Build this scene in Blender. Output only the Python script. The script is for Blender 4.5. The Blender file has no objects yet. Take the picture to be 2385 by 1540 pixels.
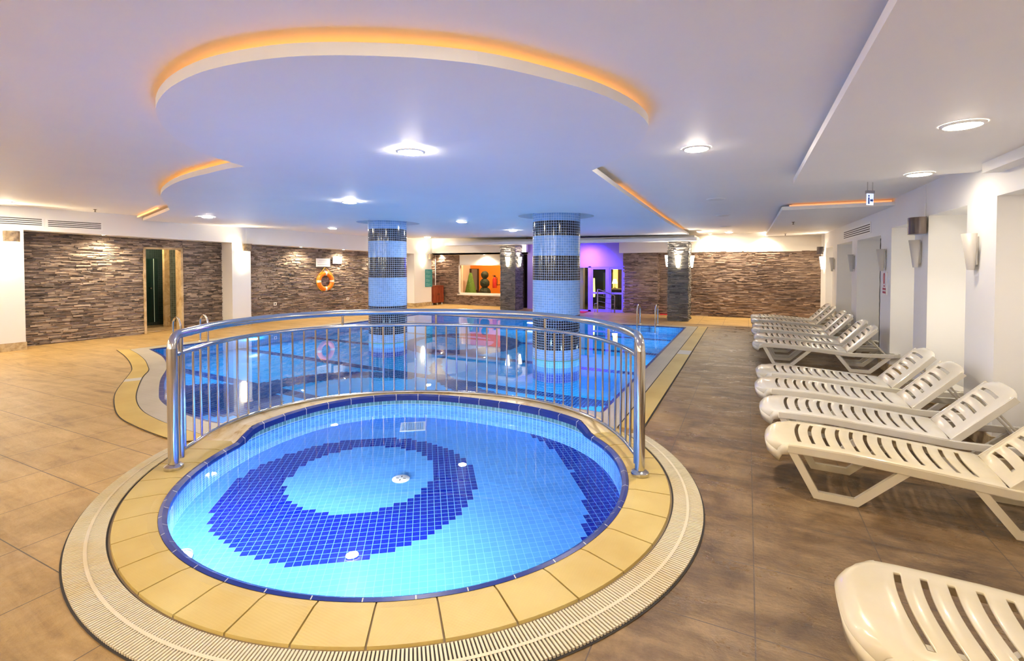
import bpy, bmesh, math, random
from math import sin, cos, pi, radians, atan2, hypot
from mathutils import Vector, Matrix
from mathutils.geometry import tessellate_polygon
random.seed(7)
SC = bpy.context.scene
COL = SC.collection

# ------------------------------------------------------------------ camera, world, exposure
cam_d = bpy.data.cameras.new('camera')
cam_d.sensor_width = 36.0
cam_d.lens = 36.0 * 1126.0 / 2385.0
cam_d.shift_y = -0.0534
cam_d.clip_start = 0.05
cam = bpy.data.objects.new('camera', cam_d)
COL.objects.link(cam)
cam.location = (0, 0, 1.55)
cam.rotation_euler = (pi / 2 - radians(1.3), 0, atan2(548, 1126))
SC.camera = cam
wd = bpy.data.worlds.new('world')
SC.world = wd
wd.use_nodes = True
wd.node_tree.nodes['Background'].inputs[0].default_value = (0.02, 0.02, 0.025, 1)
wd.node_tree.nodes['Background'].inputs[1].default_value = 1.0
SC.view_settings.view_transform = 'Standard'
SC.view_settings.look = 'None'
SC.view_settings.exposure = 1.58
SC.view_settings.gamma = 1.0
SC.view_settings.use_curve_mapping = False
cy = SC.cycles
cy.use_denoising = True
cy.use_adaptive_sampling = True
cy.adaptive_threshold = 0.025
cy.max_bounces = 9
cy.diffuse_bounces = 5
cy.glossy_bounces = 5
cy.transmission_bounces = 8
cy.transparent_max_bounces = 8
cy.sample_clamp_indirect = 4.0
cy.sample_clamp_direct = 0.0
cy.blur_glossy = 0.5
cy.caustics_reflective = False
cy.caustics_refractive = True

# light levels (radiance of the lamp faces)
E_DOWN = 200.0      # ceiling downlights
E_SPOT = 40.0       # small wall-washing spots, W
E_NICHE = 2.6
E_SCONCE = 6.0
E_UP = 22.0
E_LED = 0.62
E_POOL = 165.0       # underwater lamp face radiance
E_KID = 1000.0

# ------------------------------------------------------------------ node helpers
class V:
    """a scalar socket with arithmetic"""
    def __init__(s, nt, sock): s.nt = nt; s.s = sock
    def _m(s, op, *a):
        n = s.nt.nodes.new('ShaderNodeMath'); n.operation = op
        for i, x in enumerate((s,) + a):
            if isinstance(x, V): s.nt.links.new(x.s, n.inputs[i])
            else: n.inputs[i].default_value = x
        return V(s.nt, n.outputs[0])
    def __add__(s, o): return s._m('ADD', o)
    def __sub__(s, o): return s._m('SUBTRACT', o)
    def __mul__(s, o): return s._m('MULTIPLY', o)
    def __truediv__(s, o): return s._m('DIVIDE', o)
    def floor(s): return s._m('FLOOR')
    def fract(s): return s._m('FRACT')
    def abs(s): return s._m('ABSOLUTE')
    def lt(s, o): return s._m('LESS_THAN', o)
    def gt(s, o): return s._m('GREATER_THAN', o)
    def max(s, o): return s._m('MAXIMUM', o)
    def min(s, o): return s._m('MINIMUM', o)
    def inv(s): return s * -1.0 + 1.0
    def pow(s, o): return s._m('POWER', o)

class M:
    def __init__(s, name, color=(0.8, 0.8, 0.8), rough=0.5, metal=0.0, **kw):
        s.m = bpy.data.materials.new(name); s.m.use_nodes = True
        s.nt = s.m.node_tree; s.b = s.nt.nodes['Principled BSDF']
        s.b.inputs['Base Color'].default_value = (*color, 1)
        s.b.inputs['Roughness'].default_value = rough
        s.b.inputs['Metallic'].default_value = metal
        for k, v in kw.items(): s.b.inputs[k.replace('_', ' ')].default_value = v
    def n(s, t, **kw):
        n = s.nt.nodes.new(t)
        for k, v in kw.items(): setattr(n, k, v)
        return n
    def link(s, a, b): s.nt.links.new(a.s if isinstance(a, V) else a, b)
    def pos(s):
        g = s.n('ShaderNodeNewGeometry'); x = s.n('ShaderNodeSeparateXYZ')
        s.link(g.outputs['Position'], x.inputs[0])
        return [V(s.nt, x.outputs[i]) for i in range(3)]
    def uv(s):
        g = s.n('ShaderNodeUVMap'); g.uv_map = 'uv'; x = s.n('ShaderNodeSeparateXYZ')
        s.link(g.outputs[0], x.inputs[0])
        return V(s.nt, x.outputs[0]), V(s.nt, x.outputs[1])
    def noise(s, scale, detail=4, rough=0.55, stretch=None, dist=0.0, rot=0.0):
        n = s.n('ShaderNodeTexNoise'); n.inputs['Scale'].default_value = scale
        n.inputs['Detail'].default_value = detail; n.inputs['Roughness'].default_value = rough
        n.inputs['Distortion'].default_value = dist
        g = s.n('ShaderNodeNewGeometry'); mp = s.n('ShaderNodeMapping')
        s.link(g.outputs['Position'], mp.inputs[0])
        if stretch: mp.inputs['Scale'].default_value = stretch
        mp.inputs['Rotation'].default_value = (0, 0, rot)
        s.link(mp.outputs[0], n.inputs['Vector'])
        return V(s.nt, n.outputs[0])
    def ramp(s, v, stops):
        r = s.n('ShaderNodeValToRGB'); s.link(v, r.inputs[0]); e = r.color_ramp.elements
        while len(e) < len(stops): e.new(0.5)
        for el, (p, c) in zip(e, stops):
            el.position = p; el.color = (*c, 1) if len(c) == 3 else c
        return r.outputs[0]
    def mix(s, f, a, b, mode='MIX'):
        m = s.n('ShaderNodeMix', data_type='RGBA', blend_type=mode)
        for i, x in ((0, f), (6, a), (7, b)):
            if isinstance(x, V): s.link(x, m.inputs[i])
            elif isinstance(x, (int, float)): m.inputs[i].default_value = x
            elif isinstance(x, tuple): m.inputs[i].default_value = (*x, 1)
            else: s.link(x, m.inputs[i])
        return m.outputs[2]
    def col(s, c): s.link(c, s.b.inputs['Base Color']); return s
    def ro(s, v): s.link(v, s.b.inputs['Roughness']); return s
    def bump(s, v, strength=0.3, dist=0.01):
        b = s.n('ShaderNodeBump'); b.inputs['Strength'].default_value = strength
        b.inputs['Distance'].default_value = dist
        s.link(v, b.inputs['Height']); s.link(b.outputs[0], s.b.inputs['Normal']); return s

def emit_mat(name, color, strength):
    m = M(name, (0.9, 0.9, 0.88), 0.4)
    m.b.inputs['Emission Color'].default_value = (*color, 1)
    m.b.inputs['Emission Strength'].default_value = strength
    return m.m

# ------------------------------------------------------------------ materials
def white_paint(name, c=(0.86, 0.85, 0.83)):
    m = M(name, c, 0.55)
    a = m.noise(0.7, 5, 0.6); b = m.noise(60, 2)
    m.col(m.ramp(a, [(0.3, tuple(x * 0.955 for x in c)), (0.7, c)]))
    m.bump(b, 0.05, 0.003)
    return m.m
PAINT = white_paint('white_wall_paint')
CEIL = white_paint('white_ceiling_paint', (0.90, 0.885, 0.87))
CREAM = white_paint('cream_fascia_paint', (0.80, 0.74, 0.66))
POOLCEIL = white_paint('pool_ceiling_paint', (0.88, 0.885, 0.90))

def ledge_stone(name, stops):
    m = M(name, (0.3, 0.2, 0.15), 0.62)
    g = m.n('ShaderNodeNewGeometry')
    r = V(m.nt, g.outputs['Random Per Island'])
    n = m.noise(9, 6, 0.65, (1, 1, 3)); n2 = m.noise(1.1, 3)
    f = r * 0.45 + n * 0.5 + (n2 - 0.5) * 0.55
    m.col(m.ramp(f, stops)); 
    big = m.noise(22, 6, 0.7, (1, 1, 3.5)); m.bump(big, 0.9, 0.018)
    m.ro(n * 0.5 + 0.32)
    return m.m
STONE = ledge_stone('ledge_stone', [(0.16, (0.06, 0.042, 0.034)), (0.34, (0.18, 0.13, 0.10)), (0.54, (0.38, 0.28, 0.21)), (0.8, (0.58, 0.45, 0.33))])
STONE_BR = ledge_stone('brown_ledge_stone', [(0.14, (0.07, 0.042, 0.030)), (0.34, (0.20, 0.13, 0.095)), (0.56, (0.38, 0.26, 0.19)), (0.8, (0.52, 0.38, 0.28))])
STONE_GR = ledge_stone('grey_ledge_stone', [(0.14, (0.05, 0.048, 0.05)), (0.36, (0.13, 0.12, 0.115)), (0.6, (0.22, 0.20, 0.185)), (0.8, (0.36, 0.32, 0.28))])

def deck():
    m = M('stone_deck', (0.3, 0.2, 0.1), 0.4)
    x, y, z = m.pos()
    # slab joints
    jx = ((x - 0.045) / 0.6).fract(); jy = ((y - 2.22) / 0.53).fract()
    jx = jx.min(jx.inv()) * 0.6; jy = jy.min(jy.inv()) * 0.53
    joint = jx.min(jy).lt(0.0028)
    streak = m.noise(2.2, 7, 0.66, (0.45, 2.6, 1), 1.2, 0.18)
    blot = m.noise(3.1, 10, 0.70, None, 0.6)
    spk = m.noise(38, 3, 0.6)
    dry = m.ramp(streak * 0.62 + blot * 0.38, [(0.30, (0.19, 0.105, 0.035)), (0.45, (0.43, 0.265, 0.085)), (0.66, (0.60, 0.40, 0.16))])
    wetc = m.ramp(blot * 0.55 + streak * 0.45, [(0.36, (0.045, 0.021, 0.007)), (0.48, (0.125, 0.070, 0.026)), (0.62, (0.25, 0.160, 0.075))])
    # the lounger side stays wet, the far corner by the stone wall is dry
    edge = m.noise(0.9, 3)
    wet = ((x + 1.6) * 0.9 + (edge - 0.5) * 1.4).max(0.0).min(1.0) * ((y * -1.0 + 13.6) * 4.0).max(0.0).min(1.0)
    front = ((y * -1.0 + 1.9) * 0.6 + (edge - 0.5)).max(0.0).min(0.75)
    wet = wet.max(front)
    c = m.mix(wet, dry, wetc)
    c = m.mix(V(m.nt, c.node.outputs[2]) if False else (spk.gt(0.68)) * 0.25, c, (0.12, 0.08, 0.05))
    c = m.mix(joint, c, (0.07, 0.045, 0.03)); m.col(c)
    pud = m.noise(2.6, 6, 0.7, (1, 2.2, 1), 0.8)
    gl = ((pud - 0.48) * 4.0).max(0.0).min(1.0) * wet
    m.ro((gl * -0.30 + 0.42) + (spk - 0.5) * 0.18)
    fine = m.noise(26, 6, 0.7, (1, 2.0, 1))
    m.bump(fine * 0.9 + blot * 1.2 - joint * 0.6, 0.55, 0.007)
    return m.m
DECK = deck()

def tile_mat(name, size, light, dark, mask=None, rot=0.0, grout=(0.55, 0.75, 0.9), gw=0.045, world=True, rough=0.12, var=0.12, zdark=None, size_v=None, base=None):
    m = M(name, light, rough)
    if world:
        x, y, z = m.pos(); a = radians(rot)
        u = x * cos(a) + y * sin(a); v = y * cos(a) - x * sin(a)
    else:
        u, v = m.uv()
    sv = size_v or size
    cu = (u / size).floor(); cv = (v / sv).floor(); fu = (u / size).fract(); fv = (v / sv).fract()
    g = fu.min(fu.inv()).min(fv.min(fv.inv())).lt(gw)
    wn = m.n('ShaderNodeTexWhiteNoise', noise_dimensions='2D'); cb = m.n('ShaderNodeCombineXYZ')
    m.link(cu, cb.inputs[0]); m.link(cv, cb.inputs[1]); m.link(cb.outputs[0], wn.inputs['Vector'])
    rnd = V(m.nt, wn.outputs['Value'])
    ccu = (cu + 0.5) * size; ccv = (cv + 0.5) * sv
    if world:
        X = ccu * cos(a) - ccv * sin(a); Y = ccu * sin(a) + ccv * cos(a)
    else: X, Y = ccu, ccv
    c = light
    if base: c = base(m, X, Y)
    if mask:
        c = m.mix(mask(m, X, Y), c, dark)
    c = m.mix(rnd * var, c, (0.0, 0.0, 0.02)) 
    c = m.mix(g, c, grout)
    m.col(c); m.bump(g.inv(), 0.25, 0.002)
    return m.m
def circ(X, Y, cx, cy_, r, sx=1.0, sy=1.0):
    a = (X - cx) * sx; b = (Y - cy_) * sy
    return (a * a + b * b).lt(r * r)
LB = (0.085, 0.32, 0.84); DB = (0.002, 0.008, 0.28)
def kid_mask(m, X, Y):
    ring = circ(X, Y, -2.78, 2.86, 0.965) * circ(X, Y, -2.84, 3.02, 0.585).inv()
    cres = circ(X, Y, -3.05, 2.60, 2.14).inv() * (Y - X * 1.0).lt(7.05)
    return ring.max(cres)
KID_FLOOR = tile_mat('kid_pool_floor_mosaic', 0.049, LB, DB, kid_mask, 36.0, (0.22, 0.50, 0.90), 0.03)
def main_mask(m, X, Y):
    lanes = None
    for yy in (5.0, 6.7, 8.4, 10.1, 11.85):
        l = (Y - yy).abs().lt(0.12); lanes = l if lanes is None else lanes.max(l)
    ring = circ(X, Y, -5.9, 9.5, 1.35) * circ(X, Y, -6.1, 9.5, 0.9).inv()
    sw1 = circ(X, Y, -6.75, 4.35, 0.95, 0.9, 1.6)
    sw2 = circ(X, Y, -5.2, 4.9, 1.75) * circ(X, Y, -4.75, 4.7, 1.75).inv() * X.lt(-5.0)
    sw3 = circ(X, Y, -3.2, 8.4, 2.3) * circ(X, Y, -3.1, 8.9, 2.45).inv()
    return lanes.max(ring).max(sw1).max(sw2).max(sw3)
POOL_FLOOR = tile_mat('main_pool_floor_mosaic', 0.05, (0.018, 0.31, 0.72), (0.001, 0.010, 0.13), main_mask, 0.0, (0.05, 0.40, 0.78), 0.04)
def wall_top(m, U, Vv): return Vv.gt(-0.055)
POOL_WALL = tile_mat('pool_wall_mosaic', 0.05, (0.018, 0.31, 0.72), (0.003, 0.012, 0.12), wall_top, 0, (0.14, 0.5, 0.85), 0.05, world=False)
def teal_top(m, U, Vv): return Vv.gt(0.0)
KID_WALL = tile_mat('kid_pool_wall_mosaic', 0.045, LB, (0.12, 0.33, 0.42), teal_top, 0, (0.40, 0.70, 0.88), 0.05, world=False, size_v=0.043, var=0.35)
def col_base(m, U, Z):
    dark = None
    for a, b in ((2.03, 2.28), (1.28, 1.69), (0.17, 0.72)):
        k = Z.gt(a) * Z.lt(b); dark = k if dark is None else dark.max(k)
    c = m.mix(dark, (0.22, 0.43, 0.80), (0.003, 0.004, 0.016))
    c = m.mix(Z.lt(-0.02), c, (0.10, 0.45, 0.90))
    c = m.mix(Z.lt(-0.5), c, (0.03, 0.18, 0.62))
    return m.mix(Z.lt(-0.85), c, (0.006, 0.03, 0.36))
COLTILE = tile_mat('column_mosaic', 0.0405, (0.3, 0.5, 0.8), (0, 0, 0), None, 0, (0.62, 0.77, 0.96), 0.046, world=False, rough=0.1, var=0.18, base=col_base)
LIP = tile_mat('dark_blue_lip_tile', 0.24, (0.006, 0.022, 0.20), DB, None, 0, (0.55, 0.55, 0.5), 0.012, world=False, rough=0.34, var=0.2, size_v=0.9)
SHOWER = tile_mat('green_grey_mosaic', 0.05, (0.20, 0.25, 0.20), (0, 0, 0), None, 0, (0.42, 0.46, 0.38), 0.06, world=False, rough=0.3, var=0.5)
SHOWER_DK = tile_mat('dark_green_mosaic', 0.05, (0.030, 0.055, 0.048), (0, 0, 0), None, 0, (0.07, 0.10, 0.09), 0.06, world=False, rough=0.3, var=0.4)

def coping_mat(name, c1, c2, fine=0.006, joint=None):
    m = M(name, c1, 0.42)
    n = m.noise(1.8, 5); x, y, z = m.pos()
    c = m.ramp(n, [(0.35, c2), (0.65, c1)])
    if joint:
        jy = (y / joint).fract(); c = m.mix(jy.lt(0.012), c, tuple(k * 0.45 for k in c1))
        jx = (x / 0.24).fract(); c = m.mix(jx.lt(0.010), c, tuple(k * 0.7 for k in c1))
    r = ((x / fine).fract() - 0.5).abs() + ((y / fine).fract() - 0.5).abs()
    m.col(c); m.bump(r, 0.22, 0.002); return m.m
COPING = coping_mat('yellow_coping_tile', (0.56, 0.43, 0.155), (0.47, 0.33, 0.09), 0.014)
DECKTILE = coping_mat('beige_deck_level_tile', (0.50, 0.44, 0.33), (0.44, 0.38, 0.27), 0.02, 0.12)
GRATE_Y = coping_mat('yellow_grate_plastic', (0.60, 0.43, 0.11), (0.52, 0.34, 0.07), 0.024)
m_ = M('kerb_marble', (0.6, 0.5, 0.3), 0.3)
m_.col(m_.ramp(m_.noise(2.6, 6, 0.6, None, 2.5), [(0.30, (0.45, 0.27, 0.09)), (0.46, (0.66, 0.53, 0.30)), (0.7, (0.74, 0.65, 0.47))]))
KERB = m_.m
m_ = M('slat_plastic', (0.6, 0.54, 0.42), 0.45)
m_.col(m_.ramp(m_.noise(1.3, 4), [(0.3, (0.56, 0.42, 0.20)), (0.5, (0.62, 0.54, 0.38))])); SLAT = m_.m
DARK = M('dark_channel', (0.02, 0.015, 0.012), 0.7).m
m_ = M('brushed_steel', (0.58, 0.56, 0.54), 0.15, 1.0); m_.bump(m_.noise(9, 3), 0.05, 0.004); STEEL = m_.m
DARKSTEEL = M('dark_steel', (0.30, 0.28, 0.27), 0.25, 1.0).m
def plastic(name, c):
    m = M(name, c, 0.22, Coat_Weight=0.3)
    m.col(m.ramp(m.noise(3.0, 5), [(0.3, (c[0] * 0.93, c[1] * 0.90, c[2] * 0.80)), (0.6, c)])); return m.m
PLASTIC = plastic('white_lounger_plastic', (0.66, 0.63, 0.57))
PLASTIC_Y = plastic('aged_warm_lit_lounger_plastic', (0.68, 0.60, 0.43))  # aged cream, with yellow of reflected warm light added to the colour
TRAV = M('travertine', (0.5, 0.36, 0.18), 0.35)
TRAV.col(TRAV.ramp(TRAV.noise(4, 6, 0.6, None, 1.5), [(0.3, (0.38, 0.22, 0.08)), (0.6, (0.66, 0.50, 0.27))])); TRAV = TRAV.m
m_ = M('baseboard_tile', (0.5, 0.4, 0.25), 0.35)
m_.col(m_.ramp(m_.noise(5, 5, 0.6, (1, 3, 3)), [(0.3, (0.30, 0.19, 0.09)), (0.6, (0.58, 0.46, 0.27))])); BASE = m_.m
WHITE = M('white_plastic', (0.85, 0.85, 0.84), 0.4).m
GLOW = emit_mat('downlight_diffuser', (1.0, 0.87, 0.68), E_DOWN)
GLOW_DIM = emit_mat('dim_downlight_diffuser', (1.0, 0.87, 0.68), E_DOWN * 0.22)
GLOW_SMALL = emit_mat('spot_lens', (1.0, 0.86, 0.62), 60)
UNLIT = M('unlit_diffuser', (0.72, 0.70, 0.67), 0.5).m
LED = emit_mat('amber_led_strip', (1.0, 0.33, 0.02), E_LED)
SCONCE_ON = emit_mat('lit_frosted_shade', (1.0, 0.87, 0.62), E_SCONCE)
m_ = M('frosted_glass_shade', (0.62, 0.58, 0.53), 0.35, Alpha=0.82); SCONCE_OFF = m_.m
POOL_LENS = emit_mat('underwater_lamp_lens', (0.62, 0.84, 1.0), E_POOL)
KID_LENS = emit_mat('kid_pool_lamp_lens', (0.95, 0.97, 1.0), E_KID)
m_ = M('copper_speaker_box', (0.26, 0.17, 0.10), 0.4, 0.3); m_.col(m_.ramp(m_.noise(14, 5), [(0.3, (0.10, 0.07, 0.05)), (0.7, (0.36, 0.27, 0.17))])); SPK = m_.m
SPK_DK = M('dark_metal_speaker', (0.07, 0.055, 0.05), 0.28, 0.6).m
WOOD = M('red_brown_wood', (0.3, 0.05, 0.02), 0.25)
WOOD.col(WOOD.ramp(WOOD.noise(3, 5, 0.6, (6, 6, 0.8)), [(0.3, (0.20, 0.035, 0.015)), (0.7, (0.34, 0.075, 0.03))])); WOOD = WOOD.m
m_ = M('lifebuoy_orange', (0.9, 0.22, 0.01), 0.35); BUOY = m_.m
REFLECT = M('reflective_band', (0.85, 0.82, 0.65), 0.4).m
ROPE = M('yellow_rope', (0.85, 0.55, 0.05), 0.6).m
BOARD = M('white_board', (0.86, 0.86, 0.86), 0.35).m
TEAL = M('turquoise_board', (0.03, 0.30, 0.33), 0.35).m
INK = M('grey_print', (0.35, 0.36, 0.38), 0.6).m
INKL = M('pale_print', (0.25, 0.55, 0.58), 0.6).m
REDINK = M('red_print', (0.45, 0.04, 0.05), 0.6).m
ORANGE = M('orange_wall', (0.85, 0.27, 0.015), 0.6).m
BROWN = M('brown_doorway', (0.035, 0.016, 0.010), 0.5).m
GREEN = M('green_foliage', (0.10, 0.30, 0.05), 0.7); GREEN.col(GREEN.ramp(GREEN.noise(60, 3), [(0.35, (0.03, 0.12, 0.02)), (0.65, (0.22, 0.48, 0.10))])); GREEN = GREEN.m
DKGREEN = M('dark_foliage', (0.015, 0.03, 0.015), 0.7).m
RED = M('red_enamel', (0.55, 0.02, 0.015), 0.3).m
REDMAT = M('red_mat', (0.55, 0.01, 0.02), 0.8).m
FRAME = M('purple_light_tinted_frame', (0.33, 0.27, 0.85), 0.35).m  # white frames, with the purple lamplight mixed into the base colour
PURPLE_LIT = white_paint('purple_light_tinted_paint', (0.40, 0.31, 0.80))  # purple light on the door wall and ceiling, painted in as colour
BLACKGL = M('dark_room', (0.02, 0.012, 0.014), 0.6).m
m_ = M('clear_glass', (0.9, 0.95, 0.95), 0.02); 
def glass(name, tint, f=0.9):
    m = M(name); nt = m.nt; nt.nodes.remove(m.b)
    t = m.n('ShaderNodeBsdfTransparent'); t.inputs[0].default_value = (*tint, 1)
    g = m.n('ShaderNodeBsdfGlossy'); g.inputs['Roughness'].default_value = 0.02
    fr = m.n('ShaderNodeFresnel'); fr.inputs[0].default_value = 1.45
    mx = m.n('ShaderNodeMixShader'); nt.links.new(fr.outputs[0], mx.inputs[0])
    nt.links.new(t.outputs[0], mx.inputs[1]); nt.links.new(g.outputs[0], mx.inputs[2])
    nt.links.new(mx.outputs[0], nt.nodes['Material Output'].inputs[0]); return m.m
GLASS = glass('window_glass', (0.93, 0.95, 0.94)); GLASS_TEAL = glass('green_shower_glass', (0.35, 0.62, 0.58))
def water(name, scale, strength, dist):
    m = M(name); nt = m.nt; nt.nodes.remove(m.b)
    g = m.n('ShaderNodeBsdfGlass'); g.inputs['IOR'].default_value = 1.33; g.inputs['Roughness'].default_value = 0.0
    g.inputs['Color'].default_value = (0.93, 0.98, 1.0, 1)
    a = m.noise(scale, 3, 0.5, (1, 1.3, 1), 0.4); b = m.noise(scale * 0.22, 2)
    bp = m.n('ShaderNodeBump'); bp.inputs['Strength'].default_value = strength; bp.inputs['Distance'].default_value = dist
    m.link(a * 0.35 + b * 1.0, bp.inputs['Height']); nt.links.new(bp.outputs[0], g.inputs['Normal'])
    nt.links.new(g.outputs[0], nt.nodes['Material Output'].inputs[0]); return m.m
WATER = water('main_pool_water', 6.0, 0.10, 0.006)
WATER_K = water('kid_pool_water', 2.5, 0.05, 0.01)

# ------------------------------------------------------------------ mesh helpers
class MB:
    def __init__(s): s.v = []; s.f = []; s.uv = {}; s.mi = []
    def add(s, vs, fs, uvs=None, mi=0):
        o = len(s.v); s.v += [tuple(p) for p in vs]
        for k, f in enumerate(fs):
            if uvs: s.uv[len(s.f)] = uvs[k]
            s.f.append(tuple(i + o for i in f)); s.mi.append(mi)
    def box(s, a, b, mi=0):
        x0, y0, z0 = a; x1, y1, z1 = b
        s.add([(x0,y0,z0),(x1,y0,z0),(x1,y1,z0),(x0,y1,z0),(x0,y0,z1),(x1,y0,z1),(x1,y1,z1),(x0,y1,z1)],
              [(0,3,2,1),(4,5,6,7),(0,1,5,4),(1,2,6,5),(2,3,7,6),(3,0,4,7)], mi=mi)
    def obox(s, o, u, v, w, mi=0):
        """oriented box: corner o and three edge vectors"""
        o, u, v, w = map(Vector, (o, u, v, w))
        P = [o, o+u, o+u+v, o+v, o+w, o+u+w, o+u+v+w, o+v+w]
        s.add(P, [(0,3,2,1),(4,5,6,7),(0,1,5,4),(1,2,6,5),(2,3,7,6),(3,0,4,7)], mi=mi)
    def quad(s, a, b, c, d, uv=None, mi=0): s.add([a, b, c, d], [(0, 1, 2, 3)], [uv] if uv else None, mi)
    def tube(s, path, r, n=12, closed=False, caps=True, flat=1.0, mi=0):
        P = [Vector(p) for p in path]; N = len(P); rings = []
        prev = None
        for i in range(N):
            if closed: t = (P[(i+1) % N] - P[i-1])
            else: t = P[min(i+1, N-1)] - P[max(i-1, 0)]
            t.normalize()
            if prev is None:
                a = Vector((0, 0, 1)) if abs(t.z) < 0.9 else Vector((0, 1, 0))
                nrm = (a - t * a.dot(t)).normalized()
            else: nrm = (prev - t * prev.dot(t)).normalized()
            prev = nrm; bi = t.cross(nrm)
            rr = r[i] if isinstance(r, (list, tuple)) else r
            rings.append([P[i] + nrm * (cos(2*pi*k/n) * rr) + bi * (sin(2*pi*k/n) * rr * flat) for k in range(n)])
        vs = [p for ring in rings for p in ring]; fs = []
        for i in range(N if closed else N - 1):
            j = (i + 1) % N
            for k in range(n):
                l = (k + 1) % n; fs.append((i*n+k, j*n+k, j*n+l, i*n+l))
        if caps and not closed:
            fs.append(tuple(range(n))); fs.append(tuple((N-1)*n + k for k in reversed(range(n))))
        s.add(vs, fs, mi=mi)
    def lathe(s, prof, c=(0, 0, 0), n=32, a0=0.0, a1=2*pi, mi=0, uvr=None):
        full = abs(a1 - a0 - 2*pi) < 1e-6; m_n = n if full else n + 1; vs = []
        for k in range(m_n):
            a = a0 + (a1 - a0) * k / n
            for r, z in prof: vs.append((c[0] + r*cos(a), c[1] + r*sin(a), c[2] + z))
        L = len(prof); fs = []; uvs = []
        for k in range(n):
            l = (k + 1) % m_n
            for i in range(L - 1):
                fs.append((k*L+i, l*L+i, l*L+i+1, k*L+i+1))
                if uvr: 
                    u0 = (a1-a0)*k/n*uvr; u1 = (a1-a0)*(k+1)/n*uvr
                    uvs.append([(u0, prof[i][1]), (u1, prof[i][1]), (u1, prof[i+1][1]), (u0, prof[i+1][1])])
        s.add(vs, fs, uvs if uvr else None, mi)
    def strip(s, A, B, mi=0, uvl=False):
        """quads between two 3d polylines of equal length"""
        n = len(A); vs = list(A) + list(B); fs = []; uvs = []; d = 0
        for i in range(n - 1):
            fs.append((i, i+1, n+i+1, n+i)); e = (Vector(A[i+1]) - Vector(A[i])).length
            w = (Vector(B[i]) - Vector(A[i])).length
            uvs.append([(d, 0.45-w/2), (d+e, 0.45-w/2), (d+e, 0.45+w/2), (d, 0.45+w/2)]); d += e
        s.add(vs, fs, uvs if uvl else None, mi)
    def build(s, name, mat, parent=None, smooth=False, bevel=0.0):
        me = bpy.data.meshes.new(name); me.from_pydata(s.v, [], s.f)
        mats = mat if isinstance(mat, (list, tuple)) else [mat]
        for m in mats: me.materials.append(m)
        if len(mats) > 1:
            for p, i in zip(me.polygons, s.mi): p.material_index = i
        if s.uv:
            ul = me.uv_layers.new(name='uv')
            for p in me.polygons:
                u = s.uv.get(p.index)
                if u:
                    for li, q in zip(p.loop_indices, u): ul.data[li].uv = q
        if smooth:
            for p in me.polygons: p.use_smooth = True
        me.validate(); me.update()
        o = bpy.data.objects.new(name, me); COL.objects.link(o)
        if parent: o.parent = parent
        if smooth:
            bm = bmesh.new(); bm.from_mesh(me)
            for e in bm.edges:
                if len(e.link_faces) == 2 and e.calc_face_angle(0) > radians(38): e.smooth = False
            bm.to_mesh(me); bm.free()
        if bevel:
            b = o.modifiers.new('bevel', 'BEVEL'); b.width = bevel; b.segments = 2; b.limit_method = 'ANGLE'
            b.angle_limit = radians(50)
        return o

def empty(name, loc=(0, 0, 0), rz=0.0, label=None, cat=None, group=None):
    o = bpy.data.objects.new(name, None); COL.objects.link(o); o.location = loc; o.rotation_euler = (0, 0, rz)
    o.empty_display_size = 0.1
    return tag(o, label, cat, group)
def tag(o, label=None, cat=None, group=None, kind=None):
    if label: o['label'] = label
    if cat: o['category'] = cat
    if group: o['group'] = group
    if kind: o['kind'] = kind
    return o
def struct(mb, name, mat, label=None, **kw):
    o = mb.build(name, mat, **kw); o['kind'] = 'structure'
    if label: o['label'] = label
    return o
def copy_tree(o, parent=None):
    c = o.copy(); COL.objects.link(c)
    if parent: c.parent = parent
    for ch in list(o.children): copy_tree(ch, c)
    return c

def catmull(P, n=6, closed=False):
    out = []; N = len(P)
    for i in range(N if closed else N - 1):
        if closed: p = [P[(i + k) % N] for k in (-1, 0, 1, 2)]
        else: p = [P[max(i-1, 0)], P[i], P[i+1], P[min(i+2, N-1)]]
        for k in range(n):
            t = k / n; out.append(tuple(0.5 * ((2*p[1][j]) + (-p[0][j]+p[2][j])*t + (2*p[0][j]-5*p[1][j]+4*p[2][j]-p[3][j])*t*t + (-p[0][j]+3*p[1][j]-3*p[2][j]+p[3][j])*t**3) for j in range(len(P[0]))))
    if not closed: out.append(tuple(P[-1]))
    return out
def area(P): return 0.5 * sum(P[i-1][0]*P[i][1] - P[i][0]*P[i-1][1] for i in range(len(P)))
def offset(P, d, closed=True):
    """move a 2d polyline to its left by d"""
    out = []; N = len(P)
    for i in range(N):
        a = P[i-1] if (closed or i) else P[i]; b = P[i]; c = P[(i+1) % N] if (closed or i < N-1) else P[i]
        d1 = Vector((b[0]-a[0], b[1]-a[1])); d2 = Vector((c[0]-b[0], c[1]-b[1]))
        if d1.length < 1e-9: d1 = d2.copy()
        if d2.length < 1e-9: d2 = d1.copy()
        d1.normalize(); d2.normalize(); n1 = Vector((-d1.y, d1.x)); n2 = Vector((-d2.y, d2.x)); n = n1 + n2
        if n.length < 0.3: n = n1
        n.normalize(); k = d / max(n.dot(n1), 0.45)
        out.append((b[0] + n.x*k, b[1] + n.y*k))
    return out
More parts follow.
